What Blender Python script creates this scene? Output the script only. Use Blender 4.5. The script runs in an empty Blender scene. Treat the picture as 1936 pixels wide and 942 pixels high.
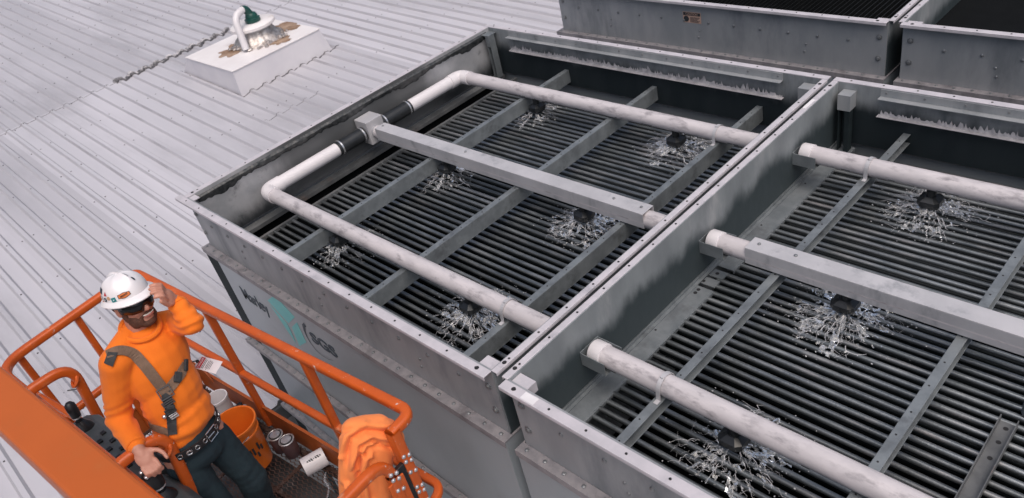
import bpy, bmesh, math, random
from mathutils import Vector, Matrix, noise as mnoise
from mathutils.bvhtree import BVHTree
R = math.radians
rnd = random.Random(7)
sc = bpy.context.scene
col = sc.collection

# ------------------------------------------------------------------ camera
CAM_R = ((0.70238609, 0.68195742, -0.20393102),
         (0.28874724, -0.5348553, -0.79407483),
         (-0.65059881, 0.4988626, -0.57258825))      # rows: image right, image down, view direction
CAM_C = Vector((3.8494, -1.3810, 2.3910))
FPX = 1490.48
cam = bpy.data.objects.new('camera', bpy.data.cameras.new('camera'))
col.objects.link(cam); sc.camera = cam
r_, d_, f_ = (Vector(v) for v in CAM_R)
M = Matrix((r_, -d_, -f_)).transposed().to_4x4()
M.translation = CAM_C
cam.matrix_world = M
cam.data.sensor_width = 36.0
cam.data.lens = FPX / 1936 * 36
cam.data.clip_start = 0.05
cam.data.clip_end = 500
cam.data.dof.use_dof = True
cam.data.dof.focus_distance = 4.2
cam.data.dof.aperture_fstop = 3.6

# ------------------------------------------------------------------ world, sun, exposure
w = bpy.data.worlds.new('World'); sc.world = w; w.use_nodes = True
nt = w.node_tree
SUN_AZ, SUN_EL = R(-25), R(64)          # azimuth of the sun from +X towards +Y
sky = nt.nodes.new('ShaderNodeTexSky')
sky.sky_type = 'NISHITA'; sky.sun_disc = False
sky.sun_elevation = SUN_EL
sky.sun_rotation = R(90) - SUN_AZ
sky.air_density = 1.0; sky.dust_density = 6.0; sky.ozone_density = 1.0
bgn = nt.nodes['Background']
nt.links.new(sky.outputs[0], bgn.inputs[0])
bgn.inputs[1].default_value = 0.09
sun = bpy.data.objects.new('sun', bpy.data.lights.new('sun', 'SUN'))
col.objects.link(sun)
sun.data.energy = 1.5
sun.data.angle = R(70)
sun.data.color = (1.0, 0.95, 0.92)
sd = Vector((math.cos(SUN_EL) * math.cos(SUN_AZ), math.cos(SUN_EL) * math.sin(SUN_AZ), math.sin(SUN_EL)))
sun.rotation_euler = sd.to_track_quat('Z', 'Y').to_euler()
sc.view_settings.view_transform = 'Standard'
sc.view_settings.look = 'None'
sc.view_settings.exposure = 0.28
sc.view_settings.gamma = 1.0


# ------------------------------------------------------------------ materials
def mat(name, c1, c2=None, rough=0.5, metal=0.0, scale=8.0, stretch=(1, 1, 1), bump=0.0, bscale=60.0,
        stain=None, stain_amt=0.5, stain_scale=3.0, stain_stretch=(1, 1, 1), spec=0.5, rough2=None,
        zwet=None, yends=None, trans=0.0, coat=0.0, sheen=0.0, fleck=None, fleck_scale=40.0, fleck_lo=0.68, objvar=0.0):
    m = bpy.data.materials.new(name); m.use_nodes = True
    t = m.node_tree; N = t.nodes; L = t.links
    b = N['Principled BSDF']
    geo = N.new('ShaderNodeNewGeometry')

    def nz(sc_, st, det=5.0, rgh=0.6):
        mp = N.new('ShaderNodeMapping'); mp.inputs['Scale'].default_value = st
        L.new(geo.outputs['Position'], mp.inputs['Vector'])
        n = N.new('ShaderNodeTexNoise'); n.inputs['Scale'].default_value = sc_
        n.inputs['Detail'].default_value = det; n.inputs['Roughness'].default_value = rgh
        L.new(mp.outputs[0], n.inputs['Vector'])
        return n.outputs['Fac']

    def rng(src, a, c, lo=0.0, hi=1.0):
        n = N.new('ShaderNodeMapRange'); n.interpolation_type = 'SMOOTHSTEP'
        n.inputs['From Min'].default_value = a; n.inputs['From Max'].default_value = c
        n.inputs['To Min'].default_value = lo; n.inputs['To Max'].default_value = hi
        L.new(src, n.inputs['Value']); return n.outputs[0]

    def mix(fac, a, bb):
        n = N.new('ShaderNodeMix'); n.data_type = 'RGBA'
        L.new(fac, n.inputs['Factor'])
        for s, x in (('A', a), ('B', bb)):
            sock = [i for i in n.inputs if i.name == s and i.type == 'RGBA'][0]
            if isinstance(x, tuple): sock.default_value = (*x, 1)
            else: L.new(x, sock)
        return [o for o in n.outputs if o.type == 'RGBA'][0]

    def math_(op, a, bb):
        n = N.new('ShaderNodeMath'); n.operation = op; n.use_clamp = False
        for i, x in enumerate((a, bb)):
            if isinstance(x, (int, float)): n.inputs[i].default_value = x
            else: L.new(x, n.inputs[i])
        return n.outputs[0]
    c2 = c2 or tuple(x * 0.85 for x in c1)
    out = mix(rng(nz(scale, stretch), 0.3, 0.7), c1, c2)
    if stain:
        out = mix(rng(nz(stain_scale, stain_stretch, 8.0, 0.65), 0.62 - 0.3 * stain_amt, 0.85 - 0.3 * stain_amt), out, stain)
    if fleck:
        out = mix(rng(nz(fleck_scale, (1, 1, 1), 6.0, 0.7), fleck_lo, fleck_lo + 0.06), out, fleck)
    if zwet or yends:
        sep = N.new('ShaderNodeSeparateXYZ'); L.new(geo.outputs['Position'], sep.inputs[0])
        wob = math_('MULTIPLY', math_('SUBTRACT', nz(4.0, (1, 1, 0.4), 6.0, 0.6), 0.5), 0.28)
    if zwet:
        zc, zw_, wc = zwet
        f = rng(math_('ADD', sep.outputs[2], wob), zc - zw_, zc + zw_, 1.0, 0.0)
        out = mix(f, out, wc)
    if yends:
        yc, half, wd, wc = yends
        dy = N.new('ShaderNodeMath'); dy.operation = 'ABSOLUTE'
        L.new(math_('SUBTRACT', sep.outputs[1], yc), dy.inputs[0])
        f = rng(math_('ADD', dy.outputs[0], math_('MULTIPLY', wob, 1.6)), half - wd, half + wd, 1.0, 0.0)
        out = mix(f, out, wc)
    if objvar:
        oi = N.new('ShaderNodeObjectInfo'); hs = N.new('ShaderNodeHueSaturation')
        L.new(rng(oi.outputs['Random'], 0, 1, 1 - objvar, 1 + objvar), hs.inputs['Value']); L.new(out, hs.inputs['Color']); out = hs.outputs[0]
    L.new(out, b.inputs['Base Color'])
    if rough2 is not None:
        L.new(rng(nz(stain_scale * 2, stain_stretch), 0.35, 0.65, rough, rough2), b.inputs['Roughness'])
    else:
        b.inputs['Roughness'].default_value = rough
    b.inputs['Metallic'].default_value = metal
    b.inputs['Specular IOR Level'].default_value = spec
    b.inputs['Transmission Weight'].default_value = trans
    b.inputs['Coat Weight'].default_value = coat
    b.inputs['Sheen Weight'].default_value = sheen
    if bump:
        bn = N.new('ShaderNodeBump'); bn.inputs['Strength'].default_value = bump
        bn.inputs['Distance'].default_value = 0.01
        L.new(nz(bscale, (1, 1, 1)), bn.inputs['Height']); L.new(bn.outputs[0], b.inputs['Normal'])
    return m


MT = {}
MT['galv'] = mat('galvanised_steel', (.30, .318, .335), (.375, .385, .40), rough=.5, metal=.35, scale=6, stretch=(1, 1, .35),
                 stain=(.19, .205, .22), stain_amt=.42, stain_scale=2.2, stain_stretch=(1, 1, .3), bump=.05, bscale=30, rough2=.62)
MT['flange'] = mat('weathered_flange_steel', (.60, .565, .60), (.50, .48, .51), rough=.55, metal=.15, scale=9,
                   stain=(.36, .35, .38), stain_amt=.25, stain_scale=5, bump=.08, bscale=50)
MT['ledge'] = mat('dusty_ledge_steel', (.33, .31, .32), (.24, .23, .245), rough=.6, metal=.2, scale=14, stain=(.15, .14, .15), stain_amt=.45, stain_scale=6)
MT['panel'] = mat('painted_panel_steel', (.415, .455, .485), (.36, .395, .42), rough=.42, metal=.3, scale=1.6, stretch=(1, 1, .5),
                  stain=(.33, .345, .365), stain_amt=.3, stain_scale=1.4, stain_stretch=(.7, 1, 1.3), bump=.02, bscale=8)
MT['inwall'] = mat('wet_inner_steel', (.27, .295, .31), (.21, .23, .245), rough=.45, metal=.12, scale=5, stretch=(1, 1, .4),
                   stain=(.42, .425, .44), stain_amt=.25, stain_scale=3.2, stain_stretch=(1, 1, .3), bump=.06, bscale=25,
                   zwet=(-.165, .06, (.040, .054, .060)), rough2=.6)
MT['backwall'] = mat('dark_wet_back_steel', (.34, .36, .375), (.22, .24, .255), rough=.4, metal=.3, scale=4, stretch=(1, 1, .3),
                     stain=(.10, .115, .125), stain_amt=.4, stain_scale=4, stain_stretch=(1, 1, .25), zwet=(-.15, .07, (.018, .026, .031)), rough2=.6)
MT['headwall'] = mat('algae_wet_steel', (.52, .52, .54), (.40, .41, .43), rough=.35, metal=.4, scale=7, stain=(.03, .035, .04), stain_amt=.25,
                     stain_scale=5, yends=(1.45, .80, .22, (.14, .145, .15)), zwet=(-.33, .08, (.035, .04, .045)), bump=.12, bscale=40, rough2=.5)
MT['gunk'] = mat('black_slime', (.02, .024, .026), (.07, .072, .075), rough=.25, scale=22, bump=.7, bscale=35, fleck=(.55, .55, .57), fleck_scale=26, fleck_lo=.70)
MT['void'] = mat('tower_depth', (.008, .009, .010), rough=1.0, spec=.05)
MT['coil'] = mat('wet_coil_steel', (.25, .265, .275), (.13, .145, .153), objvar=.22, rough=.28, metal=.75, scale=5, stretch=(1, 6, 6), bump=.1, bscale=60,
                 stain=(.34, .325, .325), stain_amt=.30, stain_scale=4, stain_stretch=(.6, 3, 3), rough2=.5)
MT['coil_shaded'] = mat('shaded_coil_steel', (.010, .015, .017), (.007, .010, .012), rough=.6, metal=.1, scale=6)  # lower layers near black: shade between the tubes is in the colour
MT['bar'] = mat('crossbar_steel', (.25, .275, .29), (.18, .20, .215), rough=.45, metal=.4, scale=10, stain=(.12, .13, .14), stain_amt=.4, stain_scale=7, bump=.08, bscale=40)
MT['bar_rust'] = mat('loose_channel_steel', (.17, .175, .18), (.11, .115, .12), rough=.55, metal=.4, scale=10, stain=(.24, .17, .14), stain_amt=.15, stain_scale=6)
MT['shelf'] = mat('shelf_steel', (.22, .24, .255), (.15, .17, .185), rough=.5, metal=.35, scale=9, stain=(.12, .13, .14), stain_amt=.4, stain_scale=5, bump=.15, bscale=45)
MT['cover'] = mat('cover_channel_steel', (.56, .55, .57), (.47, .465, .485), rough=.5, metal=.25, scale=5, stain=(.27, .28, .30), stain_amt=.3, stain_scale=6,
                  stain_stretch=(1, 1, .4), bump=.05, bscale=30, fleck=(.2, .21, .22), fleck_scale=38, fleck_lo=.72)
MT['pvc'] = mat('white_pvc', (.60, .56, .575), (.50, .47, .485), rough=.4, scale=6, stretch=(1, 3, 3), stain=(.27, .25, .265), stain_amt=.40, stain_scale=13,
                stain_stretch=(.6, 1.4, 1.4), bump=.05, bscale=70, fleck=(.22, .20, .21), fleck_scale=30, fleck_lo=.73)
MT['pvc_clean'] = mat('clean_pvc', (.72, .69, .71), (.66, .63, .65), rough=.35, scale=5)
MT['rubber'] = mat('black_rubber', (.012, .014, .016), (.025, .027, .03), rough=.35, scale=12)
MT['clamp'] = mat('bright_clamp_steel', (.72, .72, .74), rough=.25, metal=.8)
MT['nozzle'] = mat('black_nozzle_plastic', (.010, .012, .014), (.02, .022, .025), rough=.3, scale=15)
MT['hole'] = mat('screw_hole_dark', (.015, .015, .018), rough=.8)
MT['bolt'] = mat('dull_bolt_steel', (.30, .31, .32), (.2, .21, .22), rough=.4, metal=.6, scale=40)
MT['bolt_dark'] = mat('dark_bolt_steel', (.10, .11, .12), (.06, .065, .07), rough=.45, metal=.5, scale=40)
MT['print'] = mat('dark_print', (.03, .035, .04), rough=.6)
MT['navy'] = mat('dark_letter_vinyl', (.035, .055, .075), rough=.5)
MT['teal'] = mat('faded_teal_vinyl', (.16, .54, .55), (.19, .58, .58), rough=.5, scale=10, stain=(.26, .44, .46), stain_amt=.2, stain_scale=12)
MT['roof'] = mat('white_roof_metal', (.53, .517, .558), (.46, .452, .488), rough=.42, metal=.0, scale=.9, stretch=(.25, 1.2, 1), stain=(.38, .372, .40), stain_amt=.46, objvar=.10,
                 stain_scale=.7, stain_stretch=(.3, 1, 1), bump=.03, bscale=14, fleck=(.38, .36, .39), fleck_scale=9, fleck_lo=.74)
MT['rib_shade'] = mat('shaded_rib_metal', (.385, .375, .405), (.45, .44, .472), rough=.6, scale=1.5, stretch=(.3, 2, 1), stain=(.31, .30, .325), stain_amt=.35, stain_scale=2, stain_stretch=(.3, 1, 1))  # rib sides darker: their shading is put into the colour
MT['screw'] = mat('dark_roof_screw', (.07, .065, .07), rough=.6)
MT['sealant'] = mat('torn_sealant', (.62, .60, .63), (.05, .05, .055), rough=.6, scale=16)
MT['seal_dark'] = mat('dark_sealant', (.06, .06, .065), (.14, .13, .14), rough=.6, scale=20)
MT['curb'] = mat('white_curb_coating', (.70, .68, .71), (.63, .61, .65), rough=.45, scale=2)
MT['curb_top'] = mat('white_curb_top', (.80, .77, .77), (.74, .70, .70), rough=.45, scale=2.2, stain=(.42, .33, .28), stain_amt=.12, stain_scale=2.0)
MT['rust'] = mat('brown_water_stain', (.20, .115, .065), (.42, .30, .22), rough=.6, scale=5, stain=(.10, .065, .045), stain_amt=.3, stain_scale=8)
MT['foil'] = mat('crumpled_foil', (.62, .58, .56), (.30, .26, .24), rough=.3, metal=.6, scale=14, bump=.9, bscale=22)
MT['green'] = mat('dark_green_fitting', (.006, .055, .045), (.012, .075, .06), rough=.3, scale=8)
MT['orange'] = mat('orange_lift_paint', (.60, .105, .012), (.52, .088, .010), rough=.38, scale=9, stain=(.60, .26, .14), stain_amt=.14, stain_scale=11,
                   fleck=(.60, .47, .43), fleck_scale=20, fleck_lo=.635, coat=.15)
MT['orange_dim'] = mat('dusty_orange_paint', (.42, .095, .016), (.34, .075, .013), rough=.5, scale=8, stain=(.2, .06, .02), stain_amt=.3, stain_scale=7)
MT['boom'] = mat('orange_boom_paint', (.50, .108, .016), (.46, .098, .014), rough=.45, scale=3, stain=(.45, .11, .02), stain_amt=.2, stain_scale=6)
MT['grate'] = mat('rusty_mesh_steel', (.085, .042, .03), (.05, .028, .022), rough=.6, metal=.1, scale=14, stain=(.16, .13, .12), stain_amt=.2, stain_scale=5)
MT['console'] = mat('grey_console_plastic', (.055, .065, .07), (.075, .085, .09), rough=.45, scale=10)
MT['black'] = mat('black_plastic', (.012, .013, .015), rough=.35)
MT['shirt'] = mat('orange_sweatshirt', (.86, .185, .006), (.80, .165, .005), rough=.85, scale=6, bump=.12, bscale=160, sheen=.1)
MT['jacket'] = mat('orange_jacket_cloth', (.92, .27, .075), (.88, .24, .06), rough=.85, scale=5, bump=.12, bscale=140, sheen=.1)
MT['skin'] = mat('tanned_skin', (.55, .26, .185), (.48, .21, .145), rough=.5, scale=18, bump=.04, bscale=90)
MT['beard'] = mat('brown_beard', (.11, .042, .024), (.07, .027, .016), rough=.75, scale=60, bump=.5, bscale=180)
MT['lips'] = mat('lip_skin', (.42, .15, .12), rough=.45)
MT['teeth'] = mat('teeth_white', (.75, .70, .65), rough=.3)
MT['denim'] = mat('dark_teal_denim', (.009, .022, .031), (.015, .034, .044), rough=.85, scale=9, stain=(.05, .085, .095), stain_amt=.2, stain_scale=7, bump=.12, bscale=170)
MT['helmet'] = mat('white_helmet_shell', (.80, .77, .79), (.77, .74, .76), rough=.25, scale=4, coat=.4)
MT['lens'] = mat('black_lens', (.006, .008, .010), rough=.15, coat=.1, spec=.35)
MT['webbing'] = mat('tan_harness_webbing', (.20, .125, .085), (.15, .095, .065), rough=.8, scale=50, bump=.3, bscale=200)
MT['web_dark'] = mat('dark_harness_webbing', (.02, .022, .026), (.035, .037, .04), rough=.75, scale=60)
MT['buckle'] = mat('harness_buckle_metal', (.18, .18, .19), rough=.3, metal=.8)
MT['belt'] = mat('black_leather', (.012, .012, .014), (.02, .02, .022), rough=.4, scale=20)
MT['silver'] = mat('polished_buckle', (.75, .75, .76), rough=.2, metal=.9)
MT['boot'] = mat('brown_boot_leather', (.10, .06, .035), rough=.6)
MT['bucket'] = mat('orange_bucket_plastic', (.82, .19, .02), (.76, .165, .018), rough=.35, scale=5, stain=(.4, .11, .03), stain_amt=.1, stain_scale=8)
MT['can'] = mat('brown_can_label', (.10, .055, .055), (.07, .04, .045), rough=.4, scale=10)
MT['canlid'] = mat('tin_can_lid', (.62, .60, .61), (.45, .44, .45), rough=.3, metal=.6, scale=25)
MT['tag'] = mat('white_tag_card', (.78, .74, .77), rough=.5)
MT['red'] = mat('red_print', (.50, .03, .04), rough=.5)
MT['stk_orange'] = mat('orange_sticker', (.72, .20, .05), rough=.45)
MT['stk_teal'] = mat('teal_sticker', (.01, .22, .24), rough=.45)
MT['stk_navy'] = mat('navy_sticker', (.015, .03, .05), rough=.45)
MT['stk_tan'] = mat('tan_sticker', (.55, .33, .2), rough=.5)
MT['white'] = mat('white_print', (.80, .78, .80), rough=.5)
MT['caution'] = mat('faded_caution_paper', (.55, .36, .28), rough=.6)
MT['water'] = mat('splashing_water', (.93, .94, .95), (.88, .89, .90), rough=.05, scale=40, trans=.82, spec=.8)
MT['foam'] = mat('white_water_foam', (.80, .79, .81), (.60, .60, .63), rough=.12, scale=30, trans=.25)
MT['ground'] = mat('pale_bounce_ground', (.33, .32, .33), (.27, .265, .275), rough=.9, scale=2, bump=.3, bscale=20)  # pale tone chosen to bounce light onto the tower fronts
MT['eave'] = mat('eave_steel', (.10, .105, .11), (.06, .065, .07), rough=.5, metal=.3, scale=6)
MT['strip'] = mat('corner_shade_and_leg', (.020, .030, .034), (.012, .018, .021), rough=.7, spec=.2, scale=6)  # near-black for the painted corner shade and the column legs
MT['bwall'] = mat('building_cladding', (.3, .3, .31), rough=.6, scale=3)
MT['tarp'] = mat('black_tool_bag', (.014, .014, .016), (.03, .03, .032), rough=.7, scale=20, bump=.4, bscale=40)
MT['slat'] = mat('dark_louvre_plastic', (.016, .018, .020), (.026, .028, .031), rough=.6, spec=.25, scale=8)
MT['deposit'] = mat('lime_scale_deposit', (.48, .465, .48), (.30, .29, .305), rough=.8, scale=20, bump=.3, bscale=60)


# ------------------------------------------------------------------ mesh helpers
class MB:
    def __init__(self, xf=None, flip=False):
        self.v = []; self.f = []; self.mi = []; self.xf = xf; self.flip = flip; self.cur = 0

    def add(self, vs, fs):
        o = len(self.v)
        for p in vs:
            p = Vector(p)
            self.v.append(self.xf(p) if self.xf else p)
        for f in fs:
            f = [o + i for i in f]
            self.f.append(f[::-1] if self.flip else f); self.mi.append(self.cur)

    def box(self, a, b):
        x0, y0, z0 = (min(a[i], b[i]) for i in range(3)); x1, y1, z1 = (max(a[i], b[i]) for i in range(3))
        self.add([(x0, y0, z0), (x1, y0, z0), (x1, y1, z0), (x0, y1, z0), (x0, y0, z1), (x1, y0, z1), (x1, y1, z1), (x0, y1, z1)],
                 [(0, 3, 2, 1), (4, 5, 6, 7), (0, 1, 5, 4), (1, 2, 6, 5), (2, 3, 7, 6), (3, 0, 4, 7)])

    def obox(self, c, ex, ey, ez):
        c, ex, ey, ez = (Vector(q) for q in (c, ex, ey, ez))
        vs = [c + ex * sx + ey * sy + ez * sz for sz in (-1, 1) for sx, sy in ((-1, -1), (1, -1), (1, 1), (-1, 1))]
        self.add(vs, [(0, 3, 2, 1), (4, 5, 6, 7), (0, 1, 5, 4), (1, 2, 6, 5), (2, 3, 7, 6), (3, 0, 4, 7)])

    def sweep(self, pts, prof, up=(0, 0, 1), closed=False, caps=True, scales=None):
        """sweep a 2D profile [(side, up)] along points"""
        pts = [Vector(p) for p in pts]; n = len(pts); k = len(prof); rings = []
        up = Vector(up)
        for i, p in enumerate(pts):
            a = pts[(i - 1) % n] if (i > 0 or closed) else p
            b = pts[(i + 1) % n] if (i < n - 1 or closed) else p
            t = (b - a).normalized()
            u = up - t * up.dot(t)
            if u.length < 1e-3:
                alt = Vector((1, 0, 0)) if abs(t.x) < .9 else Vector((0, 1, 0)); u = alt - t * alt.dot(t)
            u.normalize(); s = t.cross(u)
            q = scales[i] if scales else 1.0
            rings.append([p + s * (x * q) + u * (y * q) for x, y in prof])
        vs = [q for r in rings for q in r]; fs = []
        for i in range(n if closed else n - 1):
            j = (i + 1) % n
            for a in range(k):
                b = (a + 1) % k
                fs.append((i * k + a, i * k + b, j * k + b, j * k + a))
        if caps and not closed:
            fs.append(tuple(range(k))[::-1]); fs.append(tuple((n - 1) * k + a for a in range(k)))
        self.add(vs, fs)

    def tube(self, pts, r, n=12, caps=True, closed=False, scales=None, up=(0, 0, 1)):
        self.sweep(pts, [(r * math.cos(2 * math.pi * i / n), r * math.sin(2 * math.pi * i / n)) for i in range(n)], up=up, closed=closed, caps=caps, scales=scales)

    def lathe(self, c, prof, n=24, ax=(0, 0, 1), sx=1.0, cap0=True, cap1=True):
        """prof [(radius, height)] round axis ax through c"""
        c = Vector(c); ax = Vector(ax).normalized()
        e = Vector((1, 0, 0)) if abs(ax.x) < .9 else Vector((0, 1, 0))
        e = (e - ax * ax.dot(e)).normalized(); g = ax.cross(e)
        vs = [c + ax * h + e * (r * math.cos(2 * math.pi * i / n) * sx) + g * (r * math.sin(2 * math.pi * i / n)) for r, h in prof for i in range(n)]
        fs = []
        for j in range(len(prof) - 1):
            for i in range(n):
                k = (i + 1) % n
                fs.append((j * n + i, j * n + k, (j + 1) * n + k, (j + 1) * n + i))
        if cap0: fs.append(tuple(range(n))[::-1])
        if cap1: fs.append(tuple((len(prof) - 1) * n + i for i in range(n)))
        self.add(vs, fs)

    def disc(self, c, nrm, r, n=8, h=.002):
        self.lathe(c, [(r, 0), (r, h)], n, ax=nrm)

    def sphere(self, c, rad, n=10, m=7, axes=None):
        c = Vector(c)
        if not isinstance(rad, (tuple, list)): rad = (rad,) * 3
        ax = axes or (Vector((1, 0, 0)), Vector((0, 1, 0)), Vector((0, 0, 1)))
        vs = [c - ax[2] * rad[2]]
        for j in range(1, m):
            ph = -math.pi / 2 + math.pi * j / m
            for i in range(n):
                th = 2 * math.pi * i / n
                vs.append(c + ax[0] * (rad[0] * math.cos(ph) * math.cos(th)) + ax[1] * (rad[1] * math.cos(ph) * math.sin(th)) + ax[2] * (rad[2] * math.sin(ph)))
        vs.append(c + ax[2] * rad[2])
        fs = [(0, 1 + (i + 1) % n, 1 + i) for i in range(n)]
        for j in range(m - 2):
            for i in range(n):
                k = (i + 1) % n
                fs.append((1 + j * n + i, 1 + j * n + k, 1 + (j + 1) * n + k, 1 + (j + 1) * n + i))
        last = len(vs) - 1; b = 1 + (m - 2) * n
        fs += [(b + i, b + (i + 1) % n, last) for i in range(n)]
        self.add(vs, fs)

    def capsule(self, a, b, ra, rb, n=12):
        a, b = Vector(a), Vector(b)
        t = (b - a).normalized(); prof = []
        for k in range(6):
            an = -math.pi / 2 + math.pi / 2 * k / 5
            prof.append((max(1e-4, ra * math.cos(an)), ra * math.sin(an)))
        L = (b - a).length
        for k in range(6):
            an = math.pi / 2 * k / 5
            prof.append((max(1e-4, rb * math.cos(an)), L + rb * math.sin(an)))
        self.lathe(a, prof, n, ax=t)

    def mesh(self, name, mats, smooth=False):
        me = bpy.data.meshes.new(name)
        me.from_pydata([tuple(p) for p in self.v], [], self.f)
        for m in (mats if isinstance(mats, (list, tuple)) else [mats]): me.materials.append(m)
        if len(set(self.mi)) > 1: me.polygons.foreach_set('material_index', self.mi)
        if smooth:
            me.polygons.foreach_set('use_smooth', [True] * len(me.polygons))
            try: me.set_sharp_from_angle(angle=R(38))
            except Exception: pass
        me.update()
        return me

    def build(self, name, mats, parent=None, smooth=False, bevel=0.0, **tags):
        o = bpy.data.objects.new(name, self.mesh(name, mats, smooth))
        col.objects.link(o)
        if bevel:
            b = o.modifiers.new('bevel', 'BEVEL'); b.width = bevel; b.segments = 2; b.limit_method = 'ANGLE'
        hang(o, parent)
        for k, x in tags.items(): o[k] = x
        return o


def hang(o, parent):
    if parent is not None:
        o.parent = parent
        base = parent if parent.type == 'EMPTY' else None
        o.matrix_parent_inverse = Matrix.Translation(-parent.location) if base else Matrix.Identity(4)


def thing(name, label, cat, loc, group=None, kind=None):
    e = bpy.data.objects.new(name, None); col.objects.link(e)
    e.location = loc; e.empty_display_size = .1
    if label: e['label'] = label
    if cat: e['category'] = cat
    if group: e['group'] = group
    if kind: e['kind'] = kind
    return e


def rrect(w_, h_, r=.012, n=3):
    out = []
    for cx, cy, a0 in ((w_ / 2 - r, h_ / 2 - r, 0), (-w_ / 2 + r, h_ / 2 - r, 90), (-w_ / 2 + r, -h_ / 2 + r, 180), (w_ / 2 - r, -h_ / 2 + r, 270)):
        for k in range(n + 1):
            a = R(a0 + 90 * k / n); out.append((cx + r * math.cos(a), cy + r * math.sin(a)))
    return out


def rounded(pts, r, n=7):
    """polyline with rounded inner corners; r one radius or list"""
    pts = [Vector(p) for p in pts]; out = [pts[0]]
    for i in range(1, len(pts) - 1):
        rr = r[i - 1] if isinstance(r, (list, tuple)) else r
        a = (pts[i - 1] - pts[i]); b = (pts[i + 1] - pts[i])
        q = min(rr, a.length * .49, b.length * .49)
        a, b = pts[i] + a.normalized() * q, pts[i] + b.normalized() * q
        for k in range(n + 1):
            t = k / n; out.append((1 - t) ** 2 * a + 2 * t * (1 - t) * pts[i] + t * t * b)
    return out + [pts[-1]]


def text_mesh(s, size, place, name, m, parent, depth=.0015, align='CENTER', squash=1.0, bold=0.0, **tags):
    cu = bpy.data.curves.new(name, 'FONT'); cu.body = s; cu.size = size; cu.align_x = align; cu.align_y = 'CENTER'; cu.extrude = depth; cu.offset = bold
    tmp = bpy.data.objects.new('tmp_text', cu); col.objects.link(tmp)
    dg = bpy.context.evaluated_depsgraph_get(); dg.update()
    me = bpy.data.meshes.new_from_object(tmp.evaluated_get(dg)); bpy.data.objects.remove(tmp)
    me.name = name
    me.transform(Matrix.Diagonal((squash, 1, 1, 1))); me.transform(place)
    me.materials.clear(); me.materials.append(m)
    o = bpy.data.objects.new(name, me); col.objects.link(o); hang(o, parent)
    for k, x in tags.items(): o[k] = x
    return o


def frame(c, ex, ey):
    ex = Vector(ex).normalized(); ey = Vector(ey); ey = (ey - ex * ex.dot(ey)).normalized(); ez = ex.cross(ey)
    m = Matrix((ex, ey, ez)).transposed().to_4x4(); m.translation = Vector(c); return m


def px_ray(x, y):
    d = r_ * ((x - 968) / FPX) + d_ * ((y - 471) / FPX) + f_
    return d.normalized()


# ------------------------------------------------------------------ ground and roof
mb = MB(); mb.add([(-200, -200, -7), (200, -200, -7), (200, 200, -7), (-200, 200, -7)], [(0, 1, 2, 3)])
mb.build('ground', MT['ground'], kind='structure')
EAVE = -1.53


def rz(x): return -2.1 - .05 * (x + 1.46)


PITCH = .235
Y0R = 2.284 - 40 * PITCH            # a rib stands at Y0R + k * PITCH
roof = thing('roof', None, None, (EAVE, 0, -2.2), kind='structure')


def rib_profile(y0, nrib):
    out = []
    for k in range(nrib):
        c = y0 + k * PITCH
        out += [(c - PITCH / 2, 0), (c - .045, 0), (c - .022, .033), (c + .022, .033), (c + .045, 0)]
    out.append((y0 + (nrib - .5) * PITCH + .012, 0.001))
    return out


SEAM = -10.36
for band, (xa, xb, lift) in enumerate(((EAVE, SEAM - .08, .004), (SEAM, -26.0, 0.0))):
    mb = MB(); pr = rib_profile(0, 4); xs = [xa + (xb - xa) * i / 6 for i in range(7)]
    vs = [(x, y, rz(x) + z + lift) for x in xs for y, z in pr]; k = len(pr)
    fs = [(i * k + a, i * k + a + 1, (i + 1) * k + a + 1, (i + 1) * k + a) for i in range(6) for a in range(k - 1)]
    mb.add(vs, [f[::-1] for f in fs] if xb > xa else fs)
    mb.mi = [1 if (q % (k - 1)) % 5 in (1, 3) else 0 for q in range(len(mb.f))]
    me = mb.mesh('roof_sheet', [MT['roof'], MT['rib_shade']])
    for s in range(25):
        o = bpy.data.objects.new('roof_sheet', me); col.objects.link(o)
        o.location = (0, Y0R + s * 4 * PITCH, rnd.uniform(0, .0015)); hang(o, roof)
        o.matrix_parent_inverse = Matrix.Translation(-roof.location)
mb = MB()
for ix in range(19):
    x = EAVE - .25 - ix * 1.22
    for k in range(100):
        if ix and rnd.random() < .12: continue
        y = Y0R + k * PITCH
        for dy in ((-.07, .075) if k % 4 == 0 else (.0,)):
            z = .033 if dy == 0 else 0
            mb.lathe((x + rnd.uniform(-.02, .02), y + dy, rz(x) + z + .002), [(.010, 0), (.010, .006), (.005, .010)], 6)
mb.build('roof_screw', MT['screw'], roof, kind='stuff')


def follow_rib(x, y):
    c = round((y - Y0R) / PITCH) * PITCH + Y0R; a = abs(y - c)
    return rz(x) + (.033 if a < .022 else .033 * max(0, (.045 - a) / .023)) + .004


def bead(x0, x1, ya, yb, r, jit, name, m, parent, step=.012):
    mb = MB(); pts = []; n = int((yb - ya) / step)
    for i in range(n + 1):
        y = ya + (yb - ya) * i / n; x = x0 + (x1 - x0) * i / n
        x += jit * (mnoise.noise(Vector((y * 7, 3.1, x0))) + .6 * math.sin(2 * math.pi * (y - Y0R) / PITCH))
        pts.append((x, y, follow_rib(x, y) + r * .2))
    mb.tube(pts, r, 5, scales=[.55 + .9 * abs(mnoise.noise(Vector((p[1] * 11, 7, 0)))) for p in pts])
    return mb.build(name, m, parent, smooth=True)


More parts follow.
